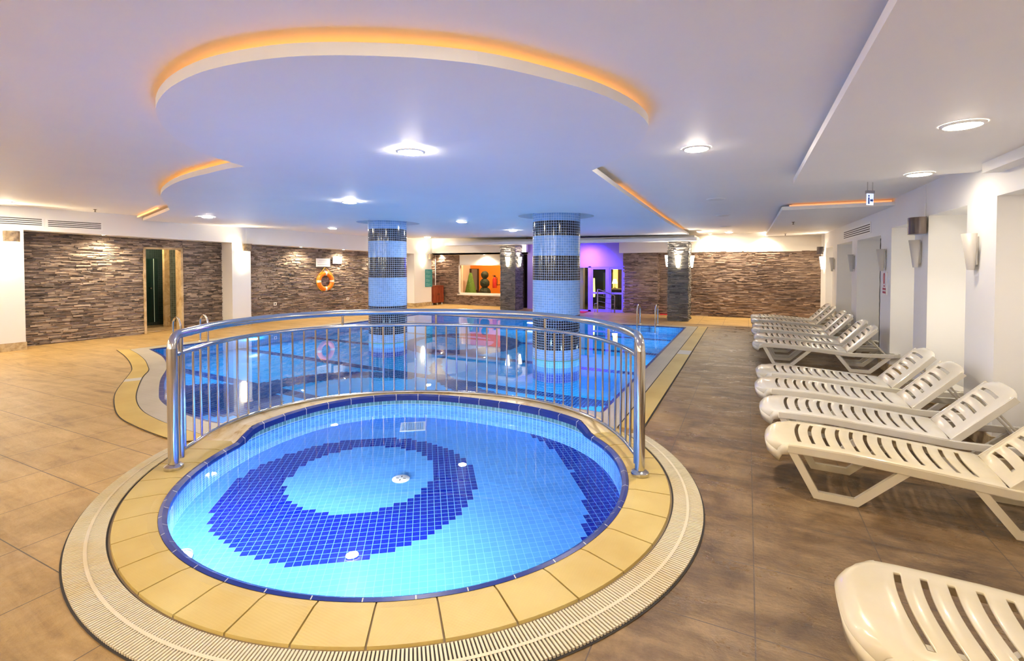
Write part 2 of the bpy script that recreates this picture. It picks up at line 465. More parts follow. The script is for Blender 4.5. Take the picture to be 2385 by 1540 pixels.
def fill(mb, loops, zf, up=True, mi=0):
    """polygon with holes in the xy plane; zf(x, y) gives the height"""
    P3 = [[Vector((x, y, 0)) for x, y in lp] for lp in loops]
    flat = [p for lp in loops for p in lp]
    tris = tessellate_polygon(P3); fs = []
    for t in tris:
        a, b, c = (flat[i] for i in t)
        ar = (b[0]-a[0])*(c[1]-a[1]) - (c[0]-a[0])*(b[1]-a[1])
        if abs(ar) < 1e-10: continue
        if (ar > 0) != up: t = tuple(reversed(t))
        fs.append(tuple(t))
    mb.add([(x, y, zf(x, y)) for x, y in flat], fs, mi=mi)
def slab(mb, poly, z0, z1, mi=0):
    if area(poly) < 0: poly = poly[::-1]
    f0 = z0 if callable(z0) else (lambda x, y: z0); f1 = z1 if callable(z1) else (lambda x, y: z1)
    fill(mb, [poly], f1, True, mi); fill(mb, [poly], f0, False, mi)
    n = len(poly)
    for i in range(n):
        a, b = poly[i], poly[(i+1) % n]
        mb.quad((*a, f0(*a)), (*b, f0(*b)), (*b, f1(*b)), (*a, f1(*a)), mi=mi)
def circle(cx, cy_, r, n=48): return [(cx + r*cos(2*pi*i/n), cy_ + r*sin(2*pi*i/n)) for i in range(n)]

# ------------------------------------------------------------------ plan of the place
KX, KY = -2.40, 3.10                     # middle of the children's pool
def har(c, t): return c[0] + sum(c[2*k-1]*cos(k*t) + c[2*k]*sin(k*t) for k in range(1, len(c)//2 + 1))
def rI(d): return har([1.6262, 0.0205, -0.0638, 0.0661, -0.0252, 0.0057, 0.0339, -0.0191, -0.0117], radians(d))
def rO(d): return har([1.9531, -0.0118, 0.0279, 0.0429, -0.0508], radians(d))
def rG(d): return har([2.1121, 0.0239, -0.0303, 0.0503, -0.0473], radians(d))
def rF(d): return har([1.7524, 0.0432, -0.0662, 0.0894, -0.0813, -0.0711, -0.011], radians(d))
def pol(d, r): return (KX + r*cos(radians(d)), KY + r*sin(radians(d)))
def zc(x): return 2.47 + max(0.0, -3 - x) * 0.015
def zp(x): return 2.37 + max(0.0, -3 - x) * 0.015
def Lx(y, off=0.0): return -12.45 + off + 0.09 * (y - 3)      # left stone wall line
R = 1.82
YB = 15.7

kerb_out = [pol(d, rF(d) + 0.10) for d in range(92, 179, 4)]
wave = catmull([(-9.86, 5.03), (-8.98, 4.76), (-8.40, 4.52), (-7.94, 4.29), (-7.62, 4.10), (-7.075, 3.74), (-6.35, 3.34), (-6.0, 3.17), (-5.57, 3.04), (-5.2, 2.98), (-4.85, 2.94), (-4.62, 2.95)], 5)
MAIN = [(-1.34, 4.93), (-1.34, 12.62), (-9.33, 12.42)] + wave + [(-4.5, 3.02)] + kerb_out[::-1] + [(-2.25, 4.88), (-1.85, 4.96)]
if area(MAIN) < 0: MAIN = MAIN[::-1]
KID = [pol(d, rI(d) - 0.045) for d in range(0, 360, 3)]

# ------------------------------------------------------------------ floor
b = MB()
fill(b, [[(-15, -3), (3.2, -3), (3.2, 20), (-15, 20)], MAIN[::-1], KID[::-1]], lambda x, y: 0.0)
struct(b, 'floor', DECK, 'stone slab pool deck, wet and brown beside the sun loungers')

# ------------------------------------------------------------------ main pool basin
def basin_wall(mb, poly, z0, z1):
    d = 0; n = len(poly)
    for i in range(n):
        a, c = poly[i], poly[(i+1) % n]; e = hypot(c[0]-a[0], c[1]-a[1])
        f0 = z0; g0 = z1(a) if callable(z1) else z1; g1 = z1(c) if callable(z1) else z1
        mb.quad((*a, f0), (*a, g0), (*c, g1), (*c, f0), uv=[(d, f0), (d, g0), (d+e, g1), (d+e, f0)]); d += e
b = MB(); basin_wall(b, MAIN, -1.35, 0.0)
struct(b, 'pool_basin_wall', POOL_WALL, 'blue mosaic walls of the main pool')
b = MB(); fill(b, [MAIN], lambda x, y: -1.35)
struct(b, 'pool_basin_floor', POOL_FLOOR, 'blue mosaic floor of the main pool with dark lane lines')
lip_in = offset(MAIN, 0.05)
b = MB(); A = [(*p, -0.004) for p in MAIN + MAIN[:1]]; B = [(*p, -0.006) for p in lip_in + lip_in[:1]]
b.strip(A, B, uvl=True); b.strip(B, [(x, y, -0.05) for x, y, z in B], uvl=True)
struct(b, 'pool_edge_tile', LIP, 'dark blue edge tile round the main pool')
b = MB(); fill(b, [lip_in], lambda x, y: -0.014)
o = b.build('pool_water', WATER); tag(o, 'rippled blue water of the large main pool', 'water', kind='structure')

# children's pool
def kz(d):
    d = d % 360
    if 50 <= d <= 188: return 0.085
    if 44 < d < 50: return 0.085 * (d - 44) / 6
    if 188 < d < 195: return 0.085 * (195 - d) / 7
    return 0.0
def kz_at(p): return max(kz(math.degrees(atan2(p[1]-KY, p[0]-KX))), 0.006)
b = MB(); basin_wall(b, KID, -0.45, kz_at)
struct(b, 'small_basin_wall', KID_WALL, 'light blue mosaic wall of the round pool with a teal row at the raised back')
b = MB(); fill(b, [KID], lambda x, y: -0.45)
struct(b, 'small_basin_floor', KID_FLOOR, 'light blue mosaic floor of the round pool with a dark blue ring and crescent')
b = MB(); fill(b, [KID], lambda x, y: -0.012)
tag(b.build('small_pool_water', WATER_K), 'clear still water of the small round pool', 'water', kind='structure')
b = MB(); ds = list(range(0, 361, 3))
A = [(*pol(d, rI(d) - 0.046), kz(d) + 0.004) for d in ds]; B = [(*pol(d, rI(d) - 0.02), kz(d) + 0.020) for d in ds]; C2 = [(*pol(d, rI(d)), kz(d) + 0.014) for d in ds]
b.strip(A, B, uvl=True); b.strip(B, C2, uvl=True)
b.strip([(x, y, z - 0.05) for x, y, z in A], A, uvl=True)
struct(b, 'small_pool_edge_tile', LIP, 'dark blue nosing tile round the small pool')
# raised kerb between the two pools
b = MB(); ds = [38 + i for i in range(0, 165, 2)]
A = [(*pol(d, rI(d)), kz(d) + 0.012) for d in ds]; B = [(*pol(d, rF(d) + 0.10), kz(d) + 0.012) for d in ds]
b.strip(B, A); b.strip([(x, y, -0.05) for x, y, z in B], B)
struct(b, 'pool_kerb', KERB, 'raised marble kerb between the round pool and the main pool')
# coping tiles, front
b = MB(); d = -168.0; 
while d < 44:
    w = 9.2 if -170 < d < 30 else 7.0; e = d + w - 0.28
    n = 4; ds = [d + (e - d)*i/n for i in range(n+1)]
    for z0, prof in ((0, None),):
        I0 = [(*pol(q, rI(q) + 0.002), 0.013) for q in ds]; I1 = [(*pol(q, rI(q) + 0.05), 0.020) for q in ds]
        O1 = [(*pol(q, rO(q) - 0.01), 0.016) for q in ds]; O2 = [(*pol(q, rO(q)), -0.02) for q in ds]
        b.strip(I1, I0); b.strip(O1, I1); b.strip(O2, O1)
        for q in (d, e):
            b.add([(*pol(q, rI(q)+0.002), 0.0), (*pol(q, rI(q)+0.002), 0.013), (*pol(q, rI(q)+0.05), 0.020), (*pol(q, rO(q)-0.01), 0.016), (*pol(q, rO(q)-0.01), 0.0)], [(0, 1, 2, 3, 4)])
    d += w
struct(b, 'pool_coping', COPING, 'yellow coping tiles round the front of the small pool')
b = MB(); ds = list(range(-168, 45, 3))
b.strip([(*pol(q, rO(q) + 0.01), 0.003) for q in ds], [(*pol(q, rI(q)), 0.003) for q in ds])
struct(b, 'coping_grout', M('coping_grout', (0.22, 0.16, 0.09), 0.8).m)

# drain channel with slatted grate round the small pool
b = MB(); ds = list(range(-162, 43, 2))
b.strip([(*pol(q, rG(q)), 0.004) for q in ds], [(*pol(q, rO(q) + 0.002), 0.004) for q in ds])
gr = empty('drain_grate', (KX, KY, 0), 0, 'curved slatted drain grate round the front of the small pool', 'drain grate')
o = b.build('channel', DARK, gr); o.location = (-KX, -KY, 0)
b = MB(); d = -161.5
while d < 42:
    r0, r1 = rO(d) + 0.012, rG(d) - 0.010
    a = radians(d); u = Vector((cos(a), sin(a), 0)); t = Vector((-sin(a), cos(a), 0))
    p = Vector((KX, KY, 0.005)) + u*r0 - t*0.0048
    b.obox(p, u*(r1-r0), t*0.0096, (0, 0, 0.010)); d += 0.47
o = b.build('slats', SLAT, gr); o.location = (-KX, -KY, 0)
b = MB(); ds = list(range(-161, 43, 2))
def ring_path(rf, z): return [(*pol(q, rf(q)), z) for q in ds]
for rf in ((lambda q: (rO(q) + rG(q)) / 2),):
    A = ring_path(lambda q: rf(q) + 0.008, 0.0165); B = ring_path(lambda q: rf(q) - 0.008, 0.0165); b.strip(A, B)
o = b.build('centre_rib', SLAT, gr); o.location = (-KX, -KY, 0)

# main pool coping and grate, left
gin = catmull([(-10.12, 4.843), (-9.513, 4.668), (-8.8, 4.42), (-8.2, 4.16), (-7.828, 3.98), (-7.426, 3.70), (-6.696, 3.274), (-6.187, 3.019), (-5.712, 2.843), (-5.283, 2.754), (-4.966, 2.716), (-4.41, 2.68), (-4.25, 2.70)], 4)
gout = catmull([(-10.27, 4.72), (-9.524, 4.486), (-8.8, 4.22), (-8.18, 3.95), (-7.85, 3.76), (-7.506, 3.541), (-6.828, 3.12), (-6.187, 2.817), (-5.711, 2.641), (-5.286, 2.56), (-4.816, 2.509), (-4.585, 2.500), (-4.40, 2.50)], 4)
b = MB()
poly = gin + [pol(d, rF(d) + 0.10) for d in range(192, 176, -3)] + [(-4.5, 3.02)] + wave[::-1] + [(-9.33, 12.42), (-1.34, 12.62), (-1.10, 12.86), (-9.6, 12.64)]
slab(b, poly, -0.02, 0.006)
pr = [(-1.34, 12.62), (-1.34, 4.93), (-1.85, 4.96), (-2.25, 4.88)] + [pol(d, rF(d) + 0.10) for d in range(92, 42, -4)] + [(-1.10, 4.36), (-1.10, 12.86)]
slab(b, pr, -0.02, 0.006)
struct(b, 'pool_deck_tile', DECKTILE, 'beige ribbed tiles at the waterline of the main pool')
b = MB(); b.strip([(*p, 0.012) for p in gin], [(*p, 0.012) for p in gout])
b.strip([(*p, -0.01) for p in gout], [(*p, 0.012) for p in gout])
g2 = b.build('overflow_grate', GRATE_Y); tag(g2, 'wavy yellow overflow grate at the left end of the main pool', 'drain grate')
for gp, nm in ((gin, 'edge_gap'), (gout, 'edge_gap')):
    b = MB(); o1 = offset(gp, 0.011, False); o2 = offset(gp, -0.011, False)
    b.strip([(*p, 0.0078) for p in o1], [(*p, 0.0078) for p in o2]); b.build(nm, DARK, g2)
b = MB(); b.box((-1.085, 4.55, -0.01), (-0.875, 12.9, 0.011))
g3 = b.build('overflow_grate', GRATE_Y); tag(g3, 'straight yellow overflow grate beside the lounger deck', 'drain grate')
for x in (-1.10, -0.875):
    b = MB(); b.box((x, 4.55, -0.01), (x + 0.014, 12.9, 0.0078)); b.build('edge_gap', DARK, g3)

PALE = M('pale_grate_section', (0.62, 0.58, 0.50), 0.45).m
ia = min(range(len(gin)), key=lambda i: hypot(gin[i][0] + 7.43, gin[i][1] - 3.70)); ib = min(range(len(gout)), key=lambda i: hypot(gout[i][0] + 7.51, gout[i][1] - 3.54))
b = MB(); b.quad((*gout[ib], 0.0128), (*gout[ib+1], 0.0128), (*gin[ia+1], 0.0128), (*gin[ia], 0.0128)); b.build('pale_section', PALE, g2)
b = MB(); b.box((-1.083, 8.75, 0.010), (-0.877, 9.15, 0.0122)); b.build('pale_section', PALE, g3)

# ------------------------------------------------------------------ ceilings
b = MB(); fill(b, [[(-15, -3), (-3, -3), (-3, 20), (-15, 20)]], lambda x, y: zc(x), False)
fill(b, [[(-3, -3), (3.2, -3), (3.2, 20), (-3, 20)]], lambda x, y: zc(x), False)
struct(b, 'ceiling', CEIL, 'white outer ceiling')
disc = [(-1.223, 4.10), (-0.906, 3.739), (-0.690, 3.38), (-0.575, 3.09), (-0.528, 2.88), (-0.552, 2.60), (-0.641, 2.297), (-0.769, 2.052), (-0.951, 1.782), (-1.146, 1.603), (-1.327, 1.485), (-1.505, 1.393), (-1.692, 1.329), (-1.928, 1.292), (-2.162, 1.293), (-2.47, 1.352), (-2.80, 1.48), (-3.10, 1.67), (-3.337, 1.87), (-3.52, 2.06), (-3.68, 2.30), (-3.836, 2.709)]
wave2 = [(-3.836, 2.709), (-4.072, 2.716), (-4.515, 2.804), (-4.924, 2.89), (-5.542, 3.074), (-6.321, 3.394), (-6.974, 3.738), (-7.691, 4.191), (-8.263, 4.534), (-8.55, 4.70), (-8.95, 4.86)]
drop = catmull(disc, 4)[:-1] + catmull(wave2, 4) + [(-11.62, 5.86), (-11.62, 14.1), (-1.45, 14.1), (-1.40, 9.42), (-1.28, 5.48)]
if area(drop) < 0: drop = drop[::-1]
holes = [circle(-2.93, 7.72, 0.64), circle(-6.75, 7.97, 0.64)]
b = MB(); fill(b, [drop] + [h[::-1] for h in holes], lambda x, y: zp(x), False)
n = len(drop)
for i in range(n):
    a, c = drop[i], drop[(i+1) % n]; b.quad((*a, zp(a[0])), (*c, zp(c[0])), (*c, zp(c[0]) + 0.052), (*a, zp(a[0]) + 0.052))
ins = offset(drop, 0.14)
b.strip([(*p, zp(p[0]) + 0.052) for p in drop + drop[:1]], [(*p, zp(p[0]) + 0.052) for p in ins + ins[:1]])
for h in holes: b.strip([(*p, zp(p[0])) for p in h + h[:1]], [(*p, zc(p[0]) + 0.05) for p in h + h[:1]])
struct(b, 'trim_1', POOLCEIL, 'dropped ceiling over the pools with a round lobe over the small pool')
b = MB(); b.strip([(*p, zp(p[0]) + 0.05) for p in ins + ins[:1]], [(*p, zc(p[0])) for p in ins + ins[:1]])
struct(b, 'trim_2', PAINT, 'upstand of the dropped ceiling behind its light slot')
# amber light slots: only along the open edges
k0 = next(i for i, p in enumerate(drop) if abs(p[0] + 11.62) < 1e-6)
def led(path, label, zf):
    b = MB(); P0 = offset(path, 0.080, False); P1 = offset(path, 0.105, False)
    b.strip([(*p, zf(p) + 0.056) for p in P0], [(*p, zf(p) + 0.056) for p in P1])
    b.strip([(*p, zf(p) + 0.056) for p in P1], [(*p, zf(p) + 0.075) for p in P1])
    return tag(b.build('led_strip', LED), label, 'light strip')
dloop = catmull(disc, 4)
def ccwpath(p): return p[::-1]
led(ccwpath(dloop), 'amber light strip above the edge of the round ceiling lobe', lambda p: zp(p[0]))
led(ccwpath(catmull(wave2, 4)[3:]), 'amber light strip above the wavy left ceiling edge', lambda p: zp(p[0]))
led(ccwpath([(-11.55, 5.83), (-8.98, 4.88)]), 'amber light strip along the straight ceiling edge by the left wall', lambda p: zp(p[0]))
led([(-1.28, 5.48), (-1.40, 9.42), (-1.45, 13.2)], 'amber light strip above the straight right ceiling edge', lambda p: zp(p[0]))
# lowered panels over the loungers
for i, (x0, x1, y0, y1, nm) in enumerate(((0.41, R, -3.0, 5.67, 'trim_3'), (0.46, R, 8.32, 15.62, 'trim_4'))):
    b = MB(); P = [(x0, y0), (x1, y0), (x1, y1), (x0, y1)]
    slab(b, P, 2.37, 2.422)
    b.box((x0 + 0.14, y0 + 0.14, 2.42), (x1, y1 - 0.14, 2.475))
    struct(b, nm, CEIL, ('lowered ceiling panel nearest the camera over the loungers', 'lowered ceiling panel further back over the loungers')[i])
b = MB(); b.box((1.70, -3, 2.29), (R, 5.2, 2.37)); struct(b, 'trim_5', PAINT, 'bulkhead along the top of the right wall')
b = MB(); b.box((0.56, 8.385, 2.424), (1.80, 8.40, 2.45)); 
tag(b.build('led_strip', emit_mat('dim_amber_strip', (1.0, 0.30, 0.04), 0.30)), 'amber light strip above the far lowered ceiling panel', 'light strip')
# beam over the far side
b = MB(); b.box((-9.2, 13.72, 2.20), (-1.22, 14.15, 2.285)); b.box((-9.2, 14.0, 2.28), (-1.3, 15.5, 2.36))
struct(b, 'trim_6', PAINT, 'white beam across the far end of the pool')

# ------------------------------------------------------------------ stone cladding
def clad(mb, p0, u, L, z0, z1, nrm, seed=0):
    """rows of split ledge stones on the plane through p0 along u"""
    rnd = random.Random(seed); u = Vector(u).normalized(); nn = Vector(nrm).normalized(); p0 = Vector(p0)
    mb.obox(p0 + Vector((0, 0, z0)), u*L, nn*0.012, (0, 0, z1 - z0))
    z = z0
    while z < z1 - 0.004:
        h = min(rnd.uniform(0.016, 0.034), z1 - z); s = -rnd.uniform(0, 0.2)
        while s < L:
            w = rnd.uniform(0.05, 0.27); a = max(s, 0); e = min(s + w, L)
            if e - a > 0.01:
                dpt = rnd.uniform(0.014, 0.052)
                hh = h * rnd.choice((1, 1, 1, 0.55))
                tw = rnd.uniform(-0.006, 0.006)
                o = p0 + u*(a + 0.002) + Vector((0, 0, z + 0.001))
                q = [o, o + u*(e-a-0.004), o + u*(e-a-0.004) + nn*(dpt + tw), o + nn*(dpt - tw)]
                up = Vector((0, 0, hh - 0.002)); up2 = up + nn*rnd.uniform(-0.006, 0.004)
                mb.add(q + [q[0]+up, q[1]+up, q[2]+up2, q[3]+up2], [(0,3,2,1),(4,5,6,7),(0,1,5,4),(1,2,6,5),(2,3,7,6),(3,0,4,7)])
            s += w
        z += h

uL = Vector((0.09, 1, 0)).normalized(); nL = Vector((1, -0.09, 0)).normalized()
def Lp(y, off=0.0): return Vector((Lx(y, off), y, 0))
sl = Lp(1).length and (Vector((0.09, 1, 0)).length)
def seg(mb, ya, yb, z0, z1, seed): clad(mb, Lp(ya), uL, (yb - ya)*sl, z0, z1, nL, seed)
# wall behind everything (left)
b = MB()
seg(b, 4.0, 6.11, 0, 2.20, 1); seg(b, 6.91, 7.9, 0, 2.16, 2); seg(b, 6.11, 6.91, 1.95, 2.16, 3)
struct(b, 'wall_left', STONE, 'split stone wall with the shower doorway')
b = MB(); seg(b, 8.25, 14.95, 0, 2.14, 4)
struct(b, 'wall_left_middle', STONE, 'split stone wall behind the lifebuoy')
b = MB(); seg(b, 14.6, 17.0, 0, 1.98, 5)
struct(b, 'wall_left_far', STONE_BR, 'split stone wall above the red cabinet')
# backing
b = MB(); 
for ya, yb, z0, z1 in ((-3, 6.11, 0, 2.7), (6.91, 20, 0, 2.7), (6.11, 6.91, 1.95, 2.7)):
    o = Lp(ya) - nL*0.15 + Vector((0, 0, z0)); b.obox(o, uL*((yb-ya)*sl), nL*0.14, (0, 0, z1 - z0))
struct(b, 'wall_left_backing', PAINT)
# fascia and piers (left)
def ztop(y): return 2.185 - (y - 4.2) * 0.0225
b = MB()
for ya, yb in ((-3, 4.1), (4.1, 7.8), (7.8, 12), (12, 15.35)):
    P = []
    for off in (0.0, 0.5):
        for y in (ya, yb):
            p = Lp(y, off); P += [(p.x, p.y, ztop(y)), (p.x, p.y, 2.72)]
    b.add(P, [(4, 6, 7, 5), (0, 2, 6, 4), (0, 4, 5, 1), (2, 3, 7, 6)])
p = Lp(15.35, 0.5)
struct(b, 'trim_7', PAINT, 'white fascia beam above the left stone wall')
def pier(ya, yb, off, name, label, base=True):
    b = MB(); o = Lp(ya); b.obox(o, uL*((yb-ya)*sl), nL*off, (0, 0, ztop(ya) + 0.02))
    o = struct(b, name, PAINT, label)
    if base:
        c = MB(); q = Lp(ya) - uL*0.012; c.obox(q, uL*((yb-ya)*sl + 0.024), nL*(off + 0.014), (0, 0, 0.145))
        s = struct(c, 'baseboard_left', BASE, 'tile skirting at the foot of the ' + label)
pier(2.2, 4.08, 0.5, 'pillar_left', 'white pier at the left edge of the frame')
pier(7.81, 8.28, 0.5, 'pillar_left', 'white pier between the shower doorway and the lifebuoy')
pier(14.35, 15.3, 0.5, 'pillar_left', 'white pier carrying the turquoise board')

# shower doorway
b = MB()
P0, P1 = Lp(6.11), Lp(6.91)
for p, w in ((P0, 0.045), (P1 - uL*0.045, 0.045)):
    b.obox(p - nL*0.21, uL*w, nL*0.265, (0, 0, 1.95))
b.obox(P0 - nL*0.12 + Vector((0, 0, 1.905)), P1 - P0, nL*0.175, (0, 0, 0.045))
struct(b, 'door_1', TRAV, 'travertine door frame of the shower room')
b = MB(); b.obox(Lp(6.90) - nL*0.94, uL*0.115, nL*0.10, (0, 0, 2.29))
struct(b, 'wall_shower_post', TRAV, 'travertine posts inside the shower room')
b = MB(); b.obox(Lp(5.0) - nL*1.6, uL*2.6, nL*1.4, (0, 0, 0.012)); b.obox(Lp(6.94) - nL*0.83 + Vector((0,0,0.0)), uL*0.5, nL*0.03, (0, 0, 0.13))
struct(b, 'floor_shower', TRAV, 'travertine floor of the shower room')
def uvwall(mb, a, c, z0, z1, n):
    L = (Vector(c) - Vector(a)).length
    mb.quad((*a, z0), (*c, z0), (*c, z1), (*a, z1), uv=[(0, z0), (L, z0), (L, z1), (0, z1)])
b = MB(); q0, q1 = Lp(7.0) - nL*0.86, Lp(7.6) - nL*0.86
uvwall(b, (q0.x, q0.y), (q1.x, q1.y), 0, 2.3, nL); struct(b, 'wall_shower', SHOWER, 'grey green mosaic wall inside the shower room')
b = MB(); q0, q1 = Lp(4.6) - nL*1.5, Lp(7.6) - nL*1.5
uvwall(b, (q0.x, q0.y), (q1.x, q1.y), 0, 2.3, nL); q2 = Lp(7.6); uvwall(b, (q1.x, q1.y), (q2.x, q2.y), 0, 2.3, nL); q3 = Lp(4.6); uvwall(b, (q3.x, q3.y), (q0.x, q0.y), 0, 2.3, nL)
struct(b, 'wall_shower_back', SHOWER_DK, 'dark mosaic wall at the back of the shower room')
b = MB(); q0, q1 = Lp(4.6) - nL*1.5, Lp(7.6) - nL*1.5; q2, q3 = Lp(7.6), Lp(4.6)
b.quad((q0.x, q0.y, 2.3), (q1.x, q1.y, 2.3), (q2.x, q2.y, 2.3), (q3.x, q3.y, 2.3)); struct(b, 'ceiling_shower', PAINT)
gd = empty('shower_door', Lp(6.45) - nL*0.98, 0, 'green tinted glass shower door inside the left doorway', 'glass door')
b = MB(); b.obox((0, 0, 0.15), uL*0.36, nL*0.008, (0, 0, 1.55)); b.build('glass_pane', GLASS_TEAL, gd)
b = MB(); b.obox(uL*0.10 + Vector((0, 0, 0.15)), uL*0.012, nL*0.016, (0, 0, 1.55)); b.obox(uL*0.27 + Vector((0, 0, 0.15)), uL*0.010, nL*0.016, (0, 0, 1.55)); b.build('door_seal', M('pale_seal', (0.45, 0.6, 0.55), 0.4).m, gd)
b = MB(); b.tube([tuple(uL*0.20 + nL*0.01 + Vector((0, 0, 0.98))), tuple(uL*0.20 + nL*0.05 + Vector((0, 0, 0.98)))], 0.018); b.build('door_knob', DARKSTEEL, gd)

# ------------------------------------------------------------------ right wall with deep niches
piers = [(-3.0, 3.7, 9), (5.27, 5.86, 0), (6.92, 7.40, 0), (8.46, 9.06, 0), (10.81, 11.30, 0), (13.04, 13.65, 0), (14.76, 15.75, 0)]
tops = [(3.7, 5.27, 2.11), (5.86, 6.92, 2.10), (7.40, 8.46, 2.07), (9.06, 10.81, 2.0), (11.30, 13.04, 2.01), (13.65, 14.76, 1.99)]
b = MB()
for ya, yb, _ in piers: b.box((R, ya, 0), (R + 0.62, yb, 2.5))
for ya, yb, zt in tops: b.box((R, ya, zt), (R + 0.62, yb, 2.5))
b.box((R + 0.60, -3, 0), (R + 0.70, 16.5, 2.5))
struct(b, 'wall_right', PAINT, 'white right wall with deep lit niches')
b = MB()
for ya, yb, _ in piers: b.box((R - 0.014, ya - 0.01, 0), (R + 0.3, yb + 0.01, 0.14))
for ya, yb, zt in tops: b.box((R + 0.588, ya, 0), (R + 0.60, yb, 0.14))
struct(b, 'baseboard_right', BASE, 'tile skirting along the right wall')
b = MB(); rr = random.Random(3); z = 0.25; pts = []
while z < 2.0: pts.append((R - 0.002, 9.055 + rr.uniform(-0.008, 0.008), z)); z += 0.05
b.tube(pts, [0.004 + 0.004 * rr.random() for _ in pts], 5); struct(b, 'trim_8', M('crack', (0.08, 0.07, 0.06), 0.9).m, 'crack down the edge of the third pilaster')

# ------------------------------------------------------------------ far wall
b = MB(); clad(b, (-1.55, YB, 0), (1, 0, 0), R + 1.55, 0, 1.95, (0, -1, 0), 11)
struct(b, 'wall_back', STONE_BR, 'split stone far wall behind the last loungers')
b = MB(); b.box((-3.7, 15.44, 1.93), (-2.05, 15.75, 2.47)); b.box((-2.05, 15.66, 1.93), (R + 0.3, 15.9, 2.47)); b.box((-3.6, 15.8, 0), (R + 0.6, 16.0, 2.47))
struct(b, 'trim_9', CREAM, 'cream fascia above the far stone wall')
b = MB(); clad(b, (-3.60, 15.60, 0), (1, 0, 0), 1.08, 0, 1.93, (0, -1, 0), 12); clad(b, (-2.52, 15.60, 0), (0, 1, 0), 0.2, 0, 1.93, (1, 0, 0), 13); b.box((-3.6, 15.60, 0), (-2.52, 15.8, 1.93))
struct(b, 'wall_back_panel', STONE_BR, 'stone panel right of the purple lit doors')
b = MB(); clad(b, (-2.52, 15.75, 0), (1, 0, 0), 1.0, 0, 1.93, (0, -1, 0), 14); struct(b, 'wall_back_recess', STONE_BR, 'dark stone behind the far right pillar')

def stone_pillar(name, x0, x1, y0, y1, zt, label, mat, seed):
    b = MB(); b.box((x0 + 0.03, y0 + 0.03, 0), (x1 - 0.03, y1 - 0.03, zt))
    clad(b, (x0, y0 + 0.035, 0), (1, 0, 0), x1 - x0, 0, zt, (0, -1, 0), seed)
    clad(b, (x1 - 0.035, y0, 0), (0, 1, 0), y1 - y0, 0, zt, (1, 0, 0), seed + 1)
    clad(b, (x0 + 0.035, y0, 0), (0, 1, 0), y1 - y0, 0, zt, (-1, 0, 0), seed + 2)
    return struct(b, name, mat, label)
stone_pillar('pillar_back', -1.99, -1.45, 13.95, 14.75, 2.20, 'stone clad pillar at the far right corner of the pool', STONE_GR, 21)
stone_pillar('pillar_back', -7.63, -7.06, 14.75, 15.4, 2.20, 'stone clad pillar between the window and the blue columns', STONE_GR, 31)

# window wall, far left
YW = 16.1
b = MB(); b.box((-11.6, 15.3, 1.93), (-6.9, 15.45, 2.75)); b.box((-11.6, 15.3, 1.93), (-6.9, YW + 0.1, 1.99))
struct(b, 'trim_10', PAINT, 'white fascia in front of the far window wall')
b = MB(); b.box((-11.6, YW, 1.58), (-8.0, YW + 0.2, 2.0)); b.box((-11.6, YW, 0.0), (-10.12, YW + 0.2, 2.0)); b.box((-10.12, YW, 0), (-8.0, YW + 0.2, 0.42)); b.box((-8.25, YW, 0), (-7.28, YW + 0.2, 2.0)); b.box((-7.05, YW, 0), (-5.1, YW + 0.2, 2.4)); b.box((-7.28, YW, 1.85), (-7.05, YW+0.2, 2.4))
struct(b, 'wall_back_left', PAINT, 'white wall round the lobby window')
b = MB(); clad(b, (-10.12, YW, 0), (1, 0, 0), 2.2, 0, 0.39, (0, -1, 0), 41); clad(b, (-11.3, YW, 0), (1, 0, 0), 1.18, 0, 1.93, (0, -1, 0), 42); clad(b, (-7.05, YW, 0), (1, 0, 0), 1.2, 0, 1.9, (0, -1, 0), 43)
struct(b, 'wall_back_left_stone', STONE_BR, 'stone cladding below the lobby window')
wn = empty('window_1', (-9.2, YW, 0)); wn['kind'] = 'structure'; wn['label'] = 'lobby window with a cream frame and orange wall behind'
b = MB(); x0, x1, z0, z1, t = -0.92, 0.98, 0.42, 1.58, 0.05
b.box((x0, -0.06, z0), (x1, 0.06, z0 + t)); b.box((x0, -0.06, z1 - t), (x1, 0.06, z1)); b.box((x0, -0.06, z0), (x0 + t, 0.06, z1)); b.box((x1 - t, -0.06, z0), (x1, 0.06, z1)); b.box((x0 - 0.04, -0.12, z0 - 0.05), (x1, 0.0, z0))
b.build('window_frame', CREAM, wn, bevel=0.004)
b = MB(); b.quad((x0, 0, z0), (x1, 0, z0), (x1, 0, z1), (x0, 0, z1)); b.build('window_pane', GLASS, wn)
# lobby behind the window
b = MB(); b.box((-12.6, 18.5, -0.1), (-7.4, 18.6, 2.6)); struct(b, 'wall_lobby', ORANGE, 'orange lobby wall seen through the window')
b = MB(); b.box((-12.3, 18.44, 0), (-10.62, 18.5, 1.38)); struct(b, 'door_2', BROWN, 'dark brown doorway in the orange lobby wall')
b = MB(); b.box((-10.95, 18.42, 0.45), (-10.68, 18.44, 1.36)); struct(b, 'trim_11', M('grey_panel', (0.22, 0.2, 0.2), 0.5).m, 'grey panel in the lobby doorway')
b = MB(); b.box((-12.6, 16.3, 0), (-12.5, 18.6, 2.6)); b.box((-8.05, 16.3, 0), (-7.95, 18.6, 2.6)); b.box((-10.6, 16.32, 0), (-10.27, 16.6, 2.59)); struct(b, 'wall_lobby_side', PAINT)
b = MB(); b.quad((-13, 16.3, 2.6), (-7.3, 16.3, 2.6), (-7.3, 18.6, 2.6), (-13, 18.6, 2.6)); struct(b, 'ceiling_lobby', PAINT)
